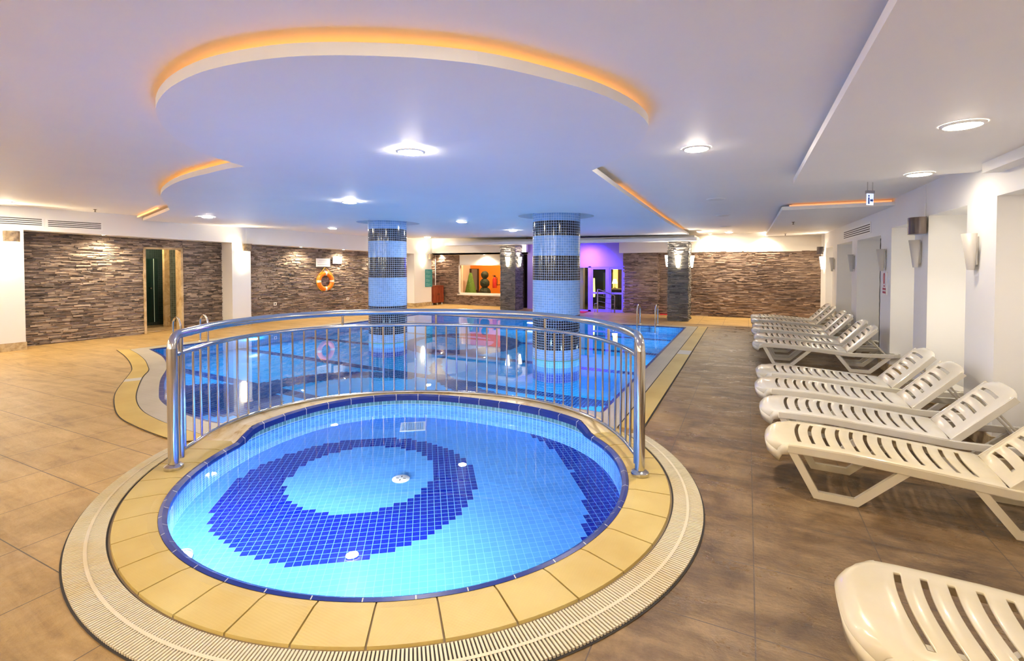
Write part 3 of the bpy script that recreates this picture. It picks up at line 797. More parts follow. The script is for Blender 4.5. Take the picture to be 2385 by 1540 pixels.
def blob(mb, c, r, n=10, jit=0.0, seed=0, sz=(1, 1, 1)):
    rnd = random.Random(seed); vs = []; fs = []
    for i in range(n + 1):
        a = pi * i / n
        for k in range(2*n):
            q = 2*pi*k/(2*n); rr = r * (1 + rnd.uniform(-jit, jit))
            vs.append((c[0] + rr*sin(a)*cos(q)*sz[0], c[1] + rr*sin(a)*sin(q)*sz[1], c[2] + rr*cos(a)*sz[2]))
    for i in range(n):
        for k in range(2*n):
            l = (k + 1) % (2*n); fs.append((i*2*n+k, (i+1)*2*n+k, (i+1)*2*n+l, i*2*n+l))
    mb.add(vs, fs)
cone = empty('cone_topiary', (-10.6, 17.75, 0), 0, 'bright green cone shaped topiary behind the lobby window', 'topiary')
b = MB(); rnd = random.Random(5); prof = [(0.0, 1.22), (0.05, 1.20), (0.08, 1.12)] + [(0.08 + 0.20*(1.12-z)/0.9, z) for z in (0.95, 0.8, 0.65, 0.5, 0.35, 0.24)] + [(0.0, 0.22)]
b.lathe(prof, (0, 0, 0), 24)
b.v = [(x + rnd.uniform(-.012, .012), y + rnd.uniform(-.012, .012), z) for x, y, z in b.v]
b.build('foliage', GREEN, cone)
b = MB(); b.lathe([(0.0, 0.0), (0.12, 0.0), (0.16, 0.26), (0.14, 0.26), (0.12, 0.20), (0, 0.2)], (0, 0, 0), 24); b.build('pot', BROWN, cone)
ball = empty('ball_topiary', (-9.66, 17.3, 0), 0, 'dark three ball topiary in front of the orange lobby wall', 'topiary')
b = MB(); blob(b, (0, 0, 1.14), 0.16, 10, 0.05, 1); b.build('upper_ball', DKGREEN, ball)
b = MB(); blob(b, (0, 0, 0.80), 0.20, 10, 0.05, 2); b.build('middle_ball', DKGREEN, ball)
b = MB(); blob(b, (0, 0, 0.40), 0.25, 10, 0.05, 3); b.build('lower_ball', DKGREEN, ball)
b = MB(); b.tube([(0, 0, 0.1), (0, 0, 1.1)], 0.02, 8); b.build('stem', BROWN, ball)
b = MB(); b.lathe([(0, 0), (0.15, 0), (0.19, 0.2), (0, 0.2)], (0, 0, 0), 20); b.build('pot', BROWN, ball)
fe = empty('fire_extinguisher', (-9.36, 17.6, 0.60), 0, 'red fire extinguisher on the orange lobby wall', 'fire extinguisher')
b = MB(); b.lathe([(0, 0), (0.085, 0.0), (0.09, 0.03), (0.09, 0.36), (0.05, 0.43), (0.025, 0.45), (0, 0.45)], (0, 0, 0), 20); b.build('cylinder', RED, fe, smooth=True)
b = MB(); b.box((-0.03, -0.02, 0.45), (0.03, 0.02, 0.50)); b.box((-0.10, -0.012, 0.50), (0.04, 0.012, 0.52)); b.box((-0.09, -0.012, 0.46), (-0.02, 0.012, 0.475)); b.build('valve', DARK, fe)
b = MB(); b.tube([(0.03, 0, 0.47), (0.12, -0.02, 0.42), (0.13, -0.02, 0.25), (0.12, -0.02, 0.1)], 0.012, 8); b.build('hose', DARK, fe)
b = MB(); b.box((-0.06, 0.085, 0.1), (0.06, 0.9, 0.14)); b.build('bracket', DARKSTEEL, fe)

# ------------------------------------------------------------------ glass doors with purple light
YD = 15.62
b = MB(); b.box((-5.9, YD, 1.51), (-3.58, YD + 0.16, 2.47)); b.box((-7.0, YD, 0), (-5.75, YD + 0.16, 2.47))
struct(b, 'wall_doors', PURPLE_LIT, 'wall above the glass doors, purple light put into its colour')
b = MB(); b.box((-7.0, 14.15, 2.275), (-3.7, YD, 2.34)); struct(b, 'ceiling_doors', PURPLE_LIT, 'ceiling in front of the glass doors')
dr = empty('door_3', (-4.65, YD, 0)); dr['kind'] = 'structure'; dr['label'] = 'white framed glass doors to the lobby'
def framebox(mb, x0, x1, z0, z1, t, y0=-0.03, y1=0.05, mid=None):
    mb.box((x0, y0, z0), (x0 + t, y1, z1)); mb.box((x1 - t, y0, z0), (x1, y1, z1)); mb.box((x0 + t, y0, z1 - t), (x1 - t, y1, z1)); mb.box((x0 + t, y0, z0), (x1 - t, y1, z0 + t))
    if mid: mb.box((x0 + t, y0, mid - 0.03), (x1 - t, y1, mid + 0.03))
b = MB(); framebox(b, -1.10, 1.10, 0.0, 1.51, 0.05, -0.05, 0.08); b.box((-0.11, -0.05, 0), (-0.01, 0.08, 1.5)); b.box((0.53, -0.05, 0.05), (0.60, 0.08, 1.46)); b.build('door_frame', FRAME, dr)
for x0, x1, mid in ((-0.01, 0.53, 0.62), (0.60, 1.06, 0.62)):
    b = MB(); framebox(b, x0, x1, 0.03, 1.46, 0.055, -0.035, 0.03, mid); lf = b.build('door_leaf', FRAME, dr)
    b = MB(); b.quad((x0, 0, 0.05), (x1, 0, 0.05), (x1, 0, 1.44), (x0, 0, 1.44)); b.build('glass_pane', GLASS, lf)
    b = MB(); hx = x1 - 0.09 if x0 < 0 else x0 + 0.09; b.tube([(hx, -0.04, 0.52), (hx, -0.09, 0.53), (hx, -0.09, 0.72), (hx, -0.04, 0.73)], 0.010, 8); b.build('door_handle', STEEL, lf)
b = MB(); b.quad((-1.05, 0, 0.05), (-0.1, 0, 0.05), (-0.1, 0, 1.46), (-1.05, 0, 1.46)); b.build('glass_pane', GLASS, dr)
tc = bpy.data.curves.new('push_sign', 'FONT'); tc.body = 'PULL'; tc.size = 0.09; tc.extrude = 0.001; tc.align_x = 'CENTER'; tc.align_y = 'CENTER'
to = bpy.data.objects.new('door_lettering', tc); COL.objects.link(to); to.parent = dr; to.rotation_euler = (pi/2, 0, 0); to.location = (0.82, -0.0375, 0.62); tc.materials.append(INK)
# the bar room behind the doors
b = MB(); b.box((-7.2, 18.6, -0.1), (-3.0, 18.7, 2.4)); b.box((-7.3, 15.8, 0), (-7.2, 18.7, 2.4)); b.box((-3.0, 15.82, 0), (-2.9, 18.7, 2.4)); b.box((-7.2, 15.78, 2.3), (-3.0, 18.7, 2.4)); b.box((-7.2, 15.8, 0.001), (-3.0, 18.7, 0.006))
struct(b, 'wall_bar', BLACKGL, 'dark walls of the bar behind the glass doors')
b = MB(); b.box((-4.66, 18.5, 0.0), (-4.50, 18.6, 1.5)); b.box((-4.30, 18.5, 0.0), (-4.12, 18.6, 1.5))
tag(b.build('lit_wall_panel', emit_mat('amber_panel', (1.0, 0.50, 0.06), 1.3)), 'pair of glowing amber wall panels in the bar', 'light panel')
b = MB(); b.box((-5.05, 18.52, 0.5), (-4.62, 18.6, 1.25)); struct(b, 'trim_12', M('olive_panel', (0.10, 0.11, 0.06), 0.5).m, 'olive wall panel in the bar')
fl = empty('floor_lamp', (-5.20, 17.6, 0), 0, 'tall yellow green glowing floor lamp behind the glass door', 'floor lamp')
b = MB(); b.lathe([(0.085, 0.35), (0.09, 0.5), (0.075, 1.0), (0.07, 1.05)], (0, 0, 0), 20); b.build('lamp_shade', emit_mat('yellow_lamp', (0.75, 0.85, 0.10), 1.8), fl, smooth=True)
b = MB(); b.lathe([(0.0, 0.0), (0.12, 0.0), (0.12, 0.02), (0.015, 0.04), (0.015, 0.4), (0, 0.4)], (0, 0, 0), 20); b.build('base', DARKSTEEL, fl)
tl = empty('table_lamp', (-4.28, 17.25, 0.709), 0, 'small cream table lamp glowing on the bar counter', 'table lamp')
b = MB(); b.lathe([(0.10, 0.17), (0.055, 0.33)], (0, 0, 0), 16); b.build('lamp_shade', emit_mat('cream_lamp', (1.0, 0.72, 0.32), 2.2), tl, smooth=True)
b = MB(); b.lathe([(0, 0), (0.05, 0), (0.05, 0.015), (0.012, 0.03), (0.012, 0.25), (0, 0.25)], (0, 0, 0), 12); b.build('base', DARKSTEEL, tl)
ct = empty('bar_counter', (-4.05, 17.3, 0.008), 0, 'dark bar counter with a pale top behind the glass door', 'counter')
b = MB(); b.box((-0.50, -0.2, 0.65), (0.55, 0.15, 0.70)); b.build('counter_top', M('pale_top', (0.5, 0.42, 0.2), 0.4).m, ct)
b = MB(); b.box((-0.5, -0.14, 0), (0.52, 0.2, 0.65)); b.build('counter_body', BLACKGL, ct)
# person behind the counter
def skinned(name, pts, edges, radii, mat, parent):
    me = bpy.data.meshes.new(name); me.from_pydata(pts, edges, []); o = bpy.data.objects.new(name, me); COL.objects.link(o); o.parent = parent
    sk = o.modifiers.new('skin', 'SKIN'); 
    for v, r in zip(me.skin_vertices[0].data, radii): v.radius = (r, r * 0.8)
    me.skin_vertices[0].data[0].use_root = True
    su = o.modifiers.new('sub', 'SUBSURF'); su.levels = 1; su.render_levels = 1
    me.materials.append(mat); return o
pr_ = empty('person', (-4.02, 17.98, 0.007), 0.5, 'person in dark clothes standing behind the bar counter', 'person')
SKIN = M('skin', (0.35, 0.18, 0.11), 0.5).m; CLOTH = M('dark_clothes', (0.02, 0.02, 0.024), 0.8).m
pts = [(0,0,.62),(0,0,.80),(0,0,.95),(0,0,1.04),(0,-.01,1.09),(-.12,0,.99),(-.19,-.02,.82),(-.15,-.13,.70),(.12,0,.99),(.19,-.02,.82),(.15,-.13,.70),(-.06,0,.55),(-.07,-.02,.30),(-.07,0,.04),(.06,0,.55),(.07,-.02,.30),(.07,0,.04)]
edg = [(0,1),(1,2),(2,3),(3,4),(2,5),(5,6),(6,7),(2,8),(8,9),(9,10),(0,11),(11,12),(12,13),(0,14),(14,15),(15,16)]
rad = [.10,.105,.10,.045,.038,.055,.042,.03,.055,.042,.03,.075,.055,.04,.075,.055,.04]
skinned('clothed_body', pts, edg, rad, CLOTH, pr_)
b = MB(); blob(b, (0, -0.01, 1.17), 0.082, 10, 0, 0, (0.82, 0.95, 1.2)); b.tube([(0, -0.085, 1.18), (0, -0.10, 1.155), (0, -0.08, 1.145)], 0.012, 6); b.build('head', SKIN, pr_, smooth=True)
b = MB(); blob(b, (0, 0.012, 1.19), 0.090, 10, 0.03, 4, (0.85, 0.92, 1.12)); b.build('hair', M('dark_hair', (0.01, 0.008, 0.006), 0.6).m, pr_)
for s in (-1, 1):
    b = MB(); blob(b, (s*.15, -.145, .70), .032, 6, 0, 0, (0.8, 1.1, 0.6))
    for k in range(5): b.tube([(s*.15 + (k-2)*.012, -.16, .70), (s*.15 + (k-2)*.014, -.20 + abs(k-1.5)*.006, .695)], .006, 5)
    b.build('hand', SKIN, pr_, smooth=True)
# entrance mat, steps rail
b = MB(); b.box((-5.6, 14.9, 0.002), (-4.7, 15.5, 0.014)); tag(b.build('entrance_mat', REDMAT), 'red mat in front of the purple lit glass doors', 'mat')
b = MB(); b.box((-2.44, 15.45, 0.0), (-1.98, 15.70, 0.014)); tag(b.build('floor_mat', REDMAT), 'narrow red mat against the dark stone behind the far right pillar', 'mat')
rl = empty('stair_rail', (-4.1, 15.3, 0), 0, 'chrome handrail sloping down in front of the glass doors', 'handrail')
b = MB(); b.tube([(-0.26, 0, 0), (-0.26, 0, 0.75)], 0.024, 10); b.build('post', STEEL, rl, smooth=True)
b = MB(); b.tube([(0.28, 0.08, 0), (0.28, 0.08, 0.56)], 0.02, 10); b.build('post', DARKSTEEL, rl, smooth=True)
b = MB(); b.tube([(-0.26, 0, 0.75), (-0.2, 0.01, 0.745), (0.28, 0.08, 0.56)], 0.018, 10); b.build('top_rail', DARKSTEEL, rl, smooth=True)
for k in range(3):
    b = MB(); z = 0.16 * (k + 1); b.tube([(-0.26, 0, z + 0.06), (0.28, 0.08, z - 0.05)], 0.007, 8); b.build('cross_bar', DARKSTEEL, rl)
b = MB(); b.tube([(-0.35, 0, 0), (-0.35, 0, 0.30), (-0.26, 0, 0.30)], 0.012, 8); b.build('foot_loop', STEEL, rl)
b = MB(); b.tube([(0.17, 0.07, 0), (0.17, 0.07, 0.28), (0.28, 0.08, 0.28)], 0.010, 8); b.build('foot_loop', STEEL, rl)
# purple lamp over the doors
pl = empty('purple_spotlight', (-4.75, 14.95, 2.25), 0, 'purple ceiling lamp in front of the glass doors', 'ceiling light')
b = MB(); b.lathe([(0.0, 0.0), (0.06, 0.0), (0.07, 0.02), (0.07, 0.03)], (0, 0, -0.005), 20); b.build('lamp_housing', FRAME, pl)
ld = bpy.data.lights.new('purple_light', 'AREA'); ld.shape = 'DISK'; ld.size = 0.5; ld.energy = 45; ld.color = (0.13, 0.05, 1.0); ld.spread = radians(110)
lo = bpy.data.objects.new('purple_light', ld); COL.objects.link(lo); lo.parent = pl; lo.location = (0, 0, -0.03); lo.rotation_euler = (radians(38), 0, 0)

# ------------------------------------------------------------------ closing walls behind the camera
b = MB(); b.box((-15, -3.1, 0), (3.2, -3.0, 2.75)); struct(b, 'wall_front', PAINT)

# ------------------------------------------------------------------ blue tiled columns
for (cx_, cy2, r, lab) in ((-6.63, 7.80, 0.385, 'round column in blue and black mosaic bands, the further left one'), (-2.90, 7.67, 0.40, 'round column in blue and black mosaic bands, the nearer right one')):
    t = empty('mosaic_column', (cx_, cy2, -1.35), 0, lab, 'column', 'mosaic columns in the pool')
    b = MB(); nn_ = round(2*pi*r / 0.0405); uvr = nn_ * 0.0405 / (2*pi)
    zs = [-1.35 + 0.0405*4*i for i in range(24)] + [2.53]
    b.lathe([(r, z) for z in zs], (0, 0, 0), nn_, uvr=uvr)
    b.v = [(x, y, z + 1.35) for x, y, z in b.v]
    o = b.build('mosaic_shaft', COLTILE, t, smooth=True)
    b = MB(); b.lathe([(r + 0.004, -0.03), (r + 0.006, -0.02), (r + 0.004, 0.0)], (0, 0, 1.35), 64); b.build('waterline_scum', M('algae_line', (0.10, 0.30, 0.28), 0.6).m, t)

# ------------------------------------------------------------------ pool fence
fence = empty('pool_fence', (0, 0, 0), 0, 'curved chrome fence between the round pool and the main pool', 'railing')
dA, dB = 14.7, 213.6
PA, PB = Vector((-0.690, 3.548)), Vector((-3.864, 2.126))
def fp(d, z):
    x, y = pol(d, rF(d))
    # ease the ends onto the end posts
    for dd, P in ((dA, PA), (dB, PB)):
        k = max(0.0, 1 - abs(d - dd) / 9.0); e = Vector(pol(dd, rF(dd))); x += (P.x - e.x)*k; y += (P.y - e.y)*k
    return (x, y, z)
dd = [dA + (dB - dA) * i / 120 for i in range(121)]
def bend(z, r):   # handrail with elbows down into the posts
    top = [fp(d, z) for d in dd]
    def elbow(P, nxt):
        P = Vector(P); t = (Vector(nxt) - P).normalized(); out = []
        for k in range(6):
            a = pi/2 * k / 5; out.append(tuple(P + t * (r * (1 - cos(a))) + Vector((0, 0, -r * (1 - sin(a))))))
        return out
    e1 = elbow(top[0], top[3]); e2 = elbow(top[-1], top[-4])
    t1 = Vector(top[0]); t2 = Vector(top[-1])
    mid = [p for p in top if (Vector(p) - t1).length > r*1.15 and (Vector(p) - t2).length > r*1.15]
    return e1 + mid + e2[::-1]
rail = bend(1.02, 0.10)
b = MB(); b.tube(rail, 0.034, 16, caps=False); b.build('handrail', STEEL, fence, smooth=True)
b = MB(); b.tube([fp(d, 0.872) for d in dd[1:-1]], 0.019, 12); b.build('middle_rail', STEEL, fence, smooth=True)
b = MB(); b.tube([fp(d, 0.112) for d in dd[2:-2]], 0.017, 12); b.build('bottom_rail', STEEL, fence, smooth=True)
for P in (PA, PB):
    b = MB(); b.tube([(P.x, P.y, 0.015), (P.x, P.y, 0.925)], 0.036, 20); po = b.build('end_post', STEEL, fence, smooth=True)
    b = MB(); b.lathe([(0.0, 0.0), (0.060, 0.0), (0.066, 0.012), (0.064, 0.03), (0.048, 0.042), (0.037, 0.046)], (P.x, P.y, 0.013), 28); b.build('base_flange', STEEL, po, smooth=True)
for d in (dA + 3.6, dB - 3.6):
    x, y, _ = fp(d, 0); b = MB(); b.tube([(x, y, 0.06), (x, y, 0.99)], 0.022, 14); b.build('inner_post', STEEL, fence, smooth=True)
# balusters at even spacing
L = 0; acc = [0]
for i in range(120): L += (Vector(fp(dd[i], 0)) - Vector(fp(dd[i+1], 0))).length; acc.append(L)
nb = 49; b = MB(); b.tube([(0, 0, 0.118), (0, 0, 0.868)], 0.0095, 8); proto = b.build('baluster', STEEL, fence, smooth=True); first = True
for k in range(nb):
    s = 0.16 + (L - 0.32) * k / (nb - 1); i = max(j for j in range(121) if acc[j] <= s); i = min(i, 119)
    d = dd[i] + (dd[i+1] - dd[i]) * (s - acc[i]) / (acc[i+1] - acc[i]); x, y, _ = fp(d, 0)
    if first: o = proto; first = False
    else: o = proto.copy(); COL.objects.link(o)
    o.location = (x, y, 0)
for d in (72, 118, 152, 40):
    x, y, _ = fp(d, 0); b = MB(); b.tube([(x, y, 0.87), (x, y, 1.0)], 0.013, 10); b.build('rail_bracket', STEEL, fence, smooth=True)
for d in (60, 95, 130, 165):
    x, y, _ = fp(d, 0); b = MB(); b.tube([(x, y, 0.09), (x, y, 0.112)], 0.015, 10); b.build('rail_foot', STEEL, fence, smooth=True)

# ------------------------------------------------------------------ pool ladders
def ladder(loc, rz, label, gap, reach):
    t = empty('pool_ladder', loc, rz, label, 'ladder', 'chrome ladders of the main pool')
    for s in (-gap/2, gap/2):
        pts = [(-reach*0.55, s, 0.0), (-reach*0.55, s, 0.36)]
        for k in range(1, 10):
            a = pi - pi*k/10; pts.append((reach*0.0 + reach*0.55*cos(a), s, 0.36 + 0.17*sin(a)))
        pts += [(reach*0.55, s, 0.36), (reach*0.55, s, -0.95)]
        b = MB(); b.tube(pts, 0.019, 12); h = b.build('grab_rail', STEEL, t, smooth=True)
        b = MB(); b.lathe([(0.0, 0), (0.042, 0), (0.040, 0.012), (0.02, 0.02)], (-reach*0.55, s, 0.0), 16); b.build('floor_flange', STEEL, h)
    for z in (-0.25, -0.52, -0.80):
        b = MB(); b.box((reach*0.55 - 0.035, -gap/2, z - 0.012), (reach*0.55 + 0.035, gap/2, z + 0.012)); b.build('step', STEEL, t)
ladder((-9.87, 5.78, 0.006), -0.07, 'chrome ladder at the left end of the pool near the shower doorway', 0.5, 0.26)
ladder((-2.28, 12.60, 0.006), -pi/2, 'chrome ladder at the far edge of the pool before the stone pillar', 0.45, 0.36)

# ------------------------------------------------------------------ pool fittings
dr2 = empty('floor_drain', (-2.52, 3.11, -0.449), 0, 'round white drain cover in the floor of the small pool', 'drain cover')
b = MB(); b.lathe([(0.0, 0.012), (0.055, 0.012), (0.07, 0.006), (0.072, 0.0)], (0, 0, 0), 28); b.build('cover', WHITE, dr2, smooth=True)
for k in range(4):
    a = k*pi/2 + 0.4; b = MB(); b.box((0.018, -0.004, 0.0118), (0.04, 0.004, 0.0135)); o = b.build('slot', DARK, dr2); o.rotation_euler = (0, 0, a)
gt = empty('outlet_grille', (-3.16, 4.10, -0.449), radians(36), 'square pale grille in the floor at the back of the small pool', 'grille')
b = MB()
b.box((-0.13, -0.13, 0), (0.13, -0.11, 0.014)); b.box((-0.13, 0.11, 0), (0.13, 0.13, 0.014)); b.box((-0.13, -0.11, 0), (-0.11, 0.11, 0.014)); b.box((0.11, -0.11, 0), (0.13, 0.11, 0.014)); b.build('grille_frame', WHITE, gt)
b = MB()
for k in range(9): b.box((-0.11, -0.105 + k*0.024, 0.0), (0.11, -0.105 + k*0.024 + 0.013, 0.012))
for k in range(9): b.box((-0.105 + k*0.024, -0.11, 0.0), (-0.105 + k*0.024 + 0.008, 0.11, 0.0125))
b.build('grille_bars', M('pale_blue_plastic', (0.45, 0.62, 0.78), 0.4).m, gt)
def uw_lamp(p, nrm, r, mat, label, grp):
    nrm = Vector(nrm).normalized(); t = empty('underwater_lamp', p, 0, label, 'underwater light', grp)
    q = nrm.to_track_quat('Z', 'Y'); t.rotation_mode = 'QUATERNION'; t.rotation_quaternion = q
    b = MB(); b.lathe([(r*0.99, 0.014), (r*1.15, 0.016), (r*1.25, 0.0)], (0, 0, 0), 28); b.build('lamp_ring', STEEL, t, smooth=True)
    b = MB(); b.add([(r*cos(2*pi*k/28), r*sin(2*pi*k/28), 0.012) for k in range(28)], [tuple(range(28))]); b.build('lens', mat, t)
for i, (p, n_) in enumerate((((-1.345, 6.0, -0.55), (-1, 0, 0.0)), ((-1.345, 9.0, -0.55), (-1, 0, 0)), ((-1.345, 11.6, -0.45), (-1, 0, 0)), ((-9.68, 7.0, -0.40), (1, -0.07, 0)), ((-9.45, 10.6, -0.5), (1, -0.07, 0)), ((-5.2, 2.99, -0.6), (-0.15, 1, 0)), ((-8.2, 4.45, -0.6), (0.4, 1, 0)), ((-3.0, 4.765, -0.6), (0, 1, 0)), ((-5.5, 12.51, -0.6), (0, -1, 0)))):
    places = ('near the front corner of the lounger side', 'half way along the lounger side', 'near the far ladder on the lounger side', 'on the left end near the shower doorway', 'on the left end near the far corner', 'under the wavy edge beside the fence', 'under the wavy edge furthest left', 'on the wall behind the fence kerb', 'on the far wall of the pool')
    uw_lamp(p, n_, 0.11, POOL_LENS, 'round underwater lamp ' + places[i], 'underwater lamps of the main pool')
for d, lab in ((-106, 'front'), (-66, 'front right')):
    x, y = pol(d, rI(d) - 0.052); a = radians(d)
    uw_lamp((x, y, -0.20), (-cos(a), -sin(a), -1.3), 0.075, KID_LENS, 'underwater lamp in the %s wall of the small pool' % lab, 'underwater lamps of the small pool')

# ------------------------------------------------------------------ ceiling lights
def make_down(name, r, lens):
    t = empty(name)
    b = MB(); b.lathe([(r, -0.006), (r*1.04, -0.012), (r*1.22, -0.008), (r*1.26, 0.0)], (0, 0, 0), 32); b.build('trim_ring', WHITE, t, smooth=True)
    b = MB(); b.lathe([(r, -0.007), (r*0.93, -0.015), (r*0.6, -0.019), (0.0005, -0.020)], (0, 0, 0), 32); b.build('diffuser', lens, t, smooth=True)
    return t
protoL = make_down('ceiling_light', 0.085, GLOW); used = False
def place(proto, x, y, z, label, cat='ceiling light', grp='round downlights in the ceiling'):
    t = proto if not proto.get('label') else copy_tree(proto)
    t.location = (x, y, z); tag(t, label, cat, grp)
    return t
for x, y, z, l in ((-2.19, 2.83, zp(-2), 'large lit downlight in the round ceiling lobe over the small pool'),
    (-4.81, 4.90, zp(-4.81), 'lit downlight above the near water, left of the round lobe'),
    (-9.24, 5.75, zp(-9.24), 'lit downlight in the pool ceiling nearest the shower doorway'),
    (-9.30, 8.90, zp(-9.3), 'lit downlight in the pool ceiling before the lifebuoy'),
    (-5.04, 8.12, zp(-5.04), 'lit downlight between the two mosaic columns'),
    (-5.25, 10.84, zp(-5.25), 'lit downlight behind the gap between the two mosaic columns'),
    (-9.6, 13.3, zp(-9.6), 'lit downlight in the pool ceiling before the turquoise board'),
    (-0.37, 4.08, zc(0), 'lit downlight in the ceiling between the round lobe and the right panel'),
    (-11.0, 3.55, zc(-11.0), 'lit downlight at the left edge of the frame'),
    (-0.47, 14.9, zc(0), 'lit downlight in front of the far right stone wall'),
    ):
    place(protoL, x, y, z - 0.001, l)
protoD = make_down('ceiling_light', 0.085, GLOW_DIM)
for x, y, l in ((1.12, 3.70, 'lit downlight in the near lowered panel, closest to the camera'), (1.38, 5.52, 'lit downlight at the far end of the near lowered panel')):
    place(protoD, x, y, 2.369, l)
for i, (x, y) in enumerate(((-5.8, -0.6), (-0.4, 0.7), (-9.0, 0.2), (-2.8, -1.6))):  # unseen downlights added to help light the room
    place(protoL, x, y, zc(x) - 0.001, ('added unseen downlight behind the camera, left of the middle', 'added unseen downlight right above the camera', 'added unseen downlight behind the camera, farthest left', 'added unseen downlight behind the camera, farthest back')[i], grp='added downlights behind the camera')
protoU = make_down('ceiling_light', 0.10, UNLIT)
for x, y, l in ((-0.40, 7.31, 'unlit round downlight, largest of the row towards the far wall'), (-0.41, 9.76, 'unlit round downlight, second of the row towards the far wall'), (-0.47, 12.6, 'unlit round downlight, third of the row towards the far wall')):
    place(protoU, x, y, zc(0) - 0.001, l, grp='unlit downlights over the walkway')

def make_spot(energy, size, col=(1, 0.84, 0.60), nm='spot_light'):
    t = empty(nm)
    b = MB(); b.lathe([(0.032, -0.003), (0.045, -0.006), (0.05, 0)], (0, 0, 0), 20); b.build('trim_ring', STEEL, t, smooth=True)
    b = MB(); b.add([(0.032*cos(-2*pi*k/20), 0.032*sin(-2*pi*k/20), -0.002) for k in range(20)], [tuple(range(20))]); b.build('lens', GLOW_SMALL, t)
    d = bpy.data.lights.new('spot_beam', 'SPOT'); d.energy = energy; d.spot_size = radians(size); d.spot_blend = 0.85; d.color = col; d.shadow_soft_size = 0.03
    o = bpy.data.objects.new('spot_beam', d); COL.objects.link(o); o.parent = t; o.location = (0, 0, -0.02)
    return t
SP = make_spot(E_SPOT, 150)
for y, off, l in ((5.30, 0.30, 'small lit spot in the fascia above the stone left of the shower doorway'), (9.85, 0.3, 'small lit spot above the stone, first left of the lifebuoy'), (11.35, 0.3, 'small lit spot above the stone right of the white notice'), (12.9, 0.3, 'small lit spot above the stone beside the left mosaic column')):
    place(SP, Lx(y, off), y, ztop(y) - 0.001, l, 'spotlight', 'small spots washing the stone walls')
for x, y, z, l in ((-1.0, 15.50, 2.465, 'small lit spot above the far stone wall, next to the pillar'), (0.45, 15.50, 2.365, 'small lit spot above the far stone wall, middle'), (-10.9, 16.0, 1.928, 'small lit spot above the red cabinet'), (-8.9, 15.9, 1.928, 'small lit spot above the lobby window')):
    t = place(SP, x, y, z, l, 'spotlight', 'small spots washing the stone walls')
SN = make_spot(E_NICHE, 120, (1, 0.90, 0.72))
for x, y, z, l in ((2.05, 4.6, 2.11, 'niche light in the widest niche at the right edge'), (2.0, 6.0, 2.10, 'niche light in the bright niche beside the nearest sconce'), (2.05, 7.6, 2.07, 'niche light in the niche behind the dark speaker'), (2.0, 9.5, 2.0, 'niche light in the niche before the red notice'), (2.0, 11.6, 2.01, 'niche light in the fifth niche'), (2.0, 13.9, 1.99, 'niche light in the last niche before the far wall')):
    t = place(SN, x, y, z - 0.001, l, 'spotlight', 'small spots in the niches')
    lc = next(c for c in t.children if c.type == 'LIGHT'); lc.data = lc.data.copy()
    lc.data.energy = E_NICHE * {4.6: 0.5, 6.0: 6.5, 7.6: 4.5, 9.5: 3.2, 11.6: 1.6, 13.9: 3.5}[y]
# lobby and bar lighting
for x, y, z, e, c, nm in ((-9.3, 17.0, 2.3, 34, (1, 0.62, 0.28), 'lobby_light'), (-4.2, 16.6, 2.0, 5, (1, 0.7, 0.4), 'bar_light'), (-12.9, 6.3, 2.2, 16, (1, 0.75, 0.45), 'shower_light')):
    t = empty(nm, (x, y, z), 0, {'lobby_light': 'ceiling lamp in the lobby behind the window', 'bar_light': 'ceiling lamp in the bar behind the glass doors', 'shower_light': 'ceiling lamp inside the shower room'}[nm], 'ceiling light')
    b = MB(); b.lathe([(0, 0), (0.06, 0), (0.06, 0.02), (0, 0.02)], (0, 0, 0.0), 16); b.build('lens', UNLIT, t)
    d = bpy.data.lights.new(nm, 'POINT'); d.energy = e; d.color = c; d.shadow_soft_size = 0.08; o = bpy.data.objects.new(nm, d); COL.objects.link(o); o.parent = t; o.location = (0, 0, -0.1)

# ------------------------------------------------------------------ sconces and speakers
def sconce(p, nrm, lit, label, h=0.32, rt=0.085, rb=0.042, up=E_UP, tint=(1, 0.85, 0.64)):
    a = atan2(nrm[1], nrm[0]); t = empty('wall_sconce', p, a, label, 'wall light', 'lit tapered sconces' if lit else 'unlit frosted sconces on the right wall')
    b = MB(); n = 14
    for (r0, r1, k) in ((rb, rt, 1), ):
        vs = []
        for i in range(n + 1):
            q = -pi/2 + pi*i/n
            vs += [(0.028 + 1.0*rb*cos(q), rb*sin(q), -h/2), (0.028 + 1.0*rt*cos(q), rt*sin(q), h/2)]
        fs = [(2*i, 2*i+2, 2*i+3, 2*i+1) for i in range(n)]; fs.append(tuple(2*i for i in range(n, -1, -1)))
        b.add(vs, fs)
    o = b.build('lamp_shade', SCONCE_ON if lit else SCONCE_OFF, t, smooth=True)
    so = o.modifiers.new('solid', 'SOLIDIFY'); so.thickness = 0.004
    b = MB(); b.box((0.0, -0.028, -h*0.36), (0.022, 0.028, h*0.42)); b.build('back_plate', STEEL if not lit else WHITE, t, bevel=0.003)
    b = MB(); b.tube([(0.02, 0, -0.02), (0.05, 0, -0.02), (0.05, 0, 0.06)], 0.014, 8); b.build('lamp_holder', WHITE, t)
    if lit:
        d = bpy.data.lights.new('sconce_bulb', 'SPOT'); d.energy = up; d.spot_size = radians(150); d.spot_blend = 1.0; d.color = tint; d.shadow_soft_size = 0.03
        o = bpy.data.objects.new('sconce_bulb', d); COL.objects.link(o); o.parent = t; o.location = (0.06, 0, h/2 + 0.01); o.rotation_euler = (pi, 0, 0)
    return t
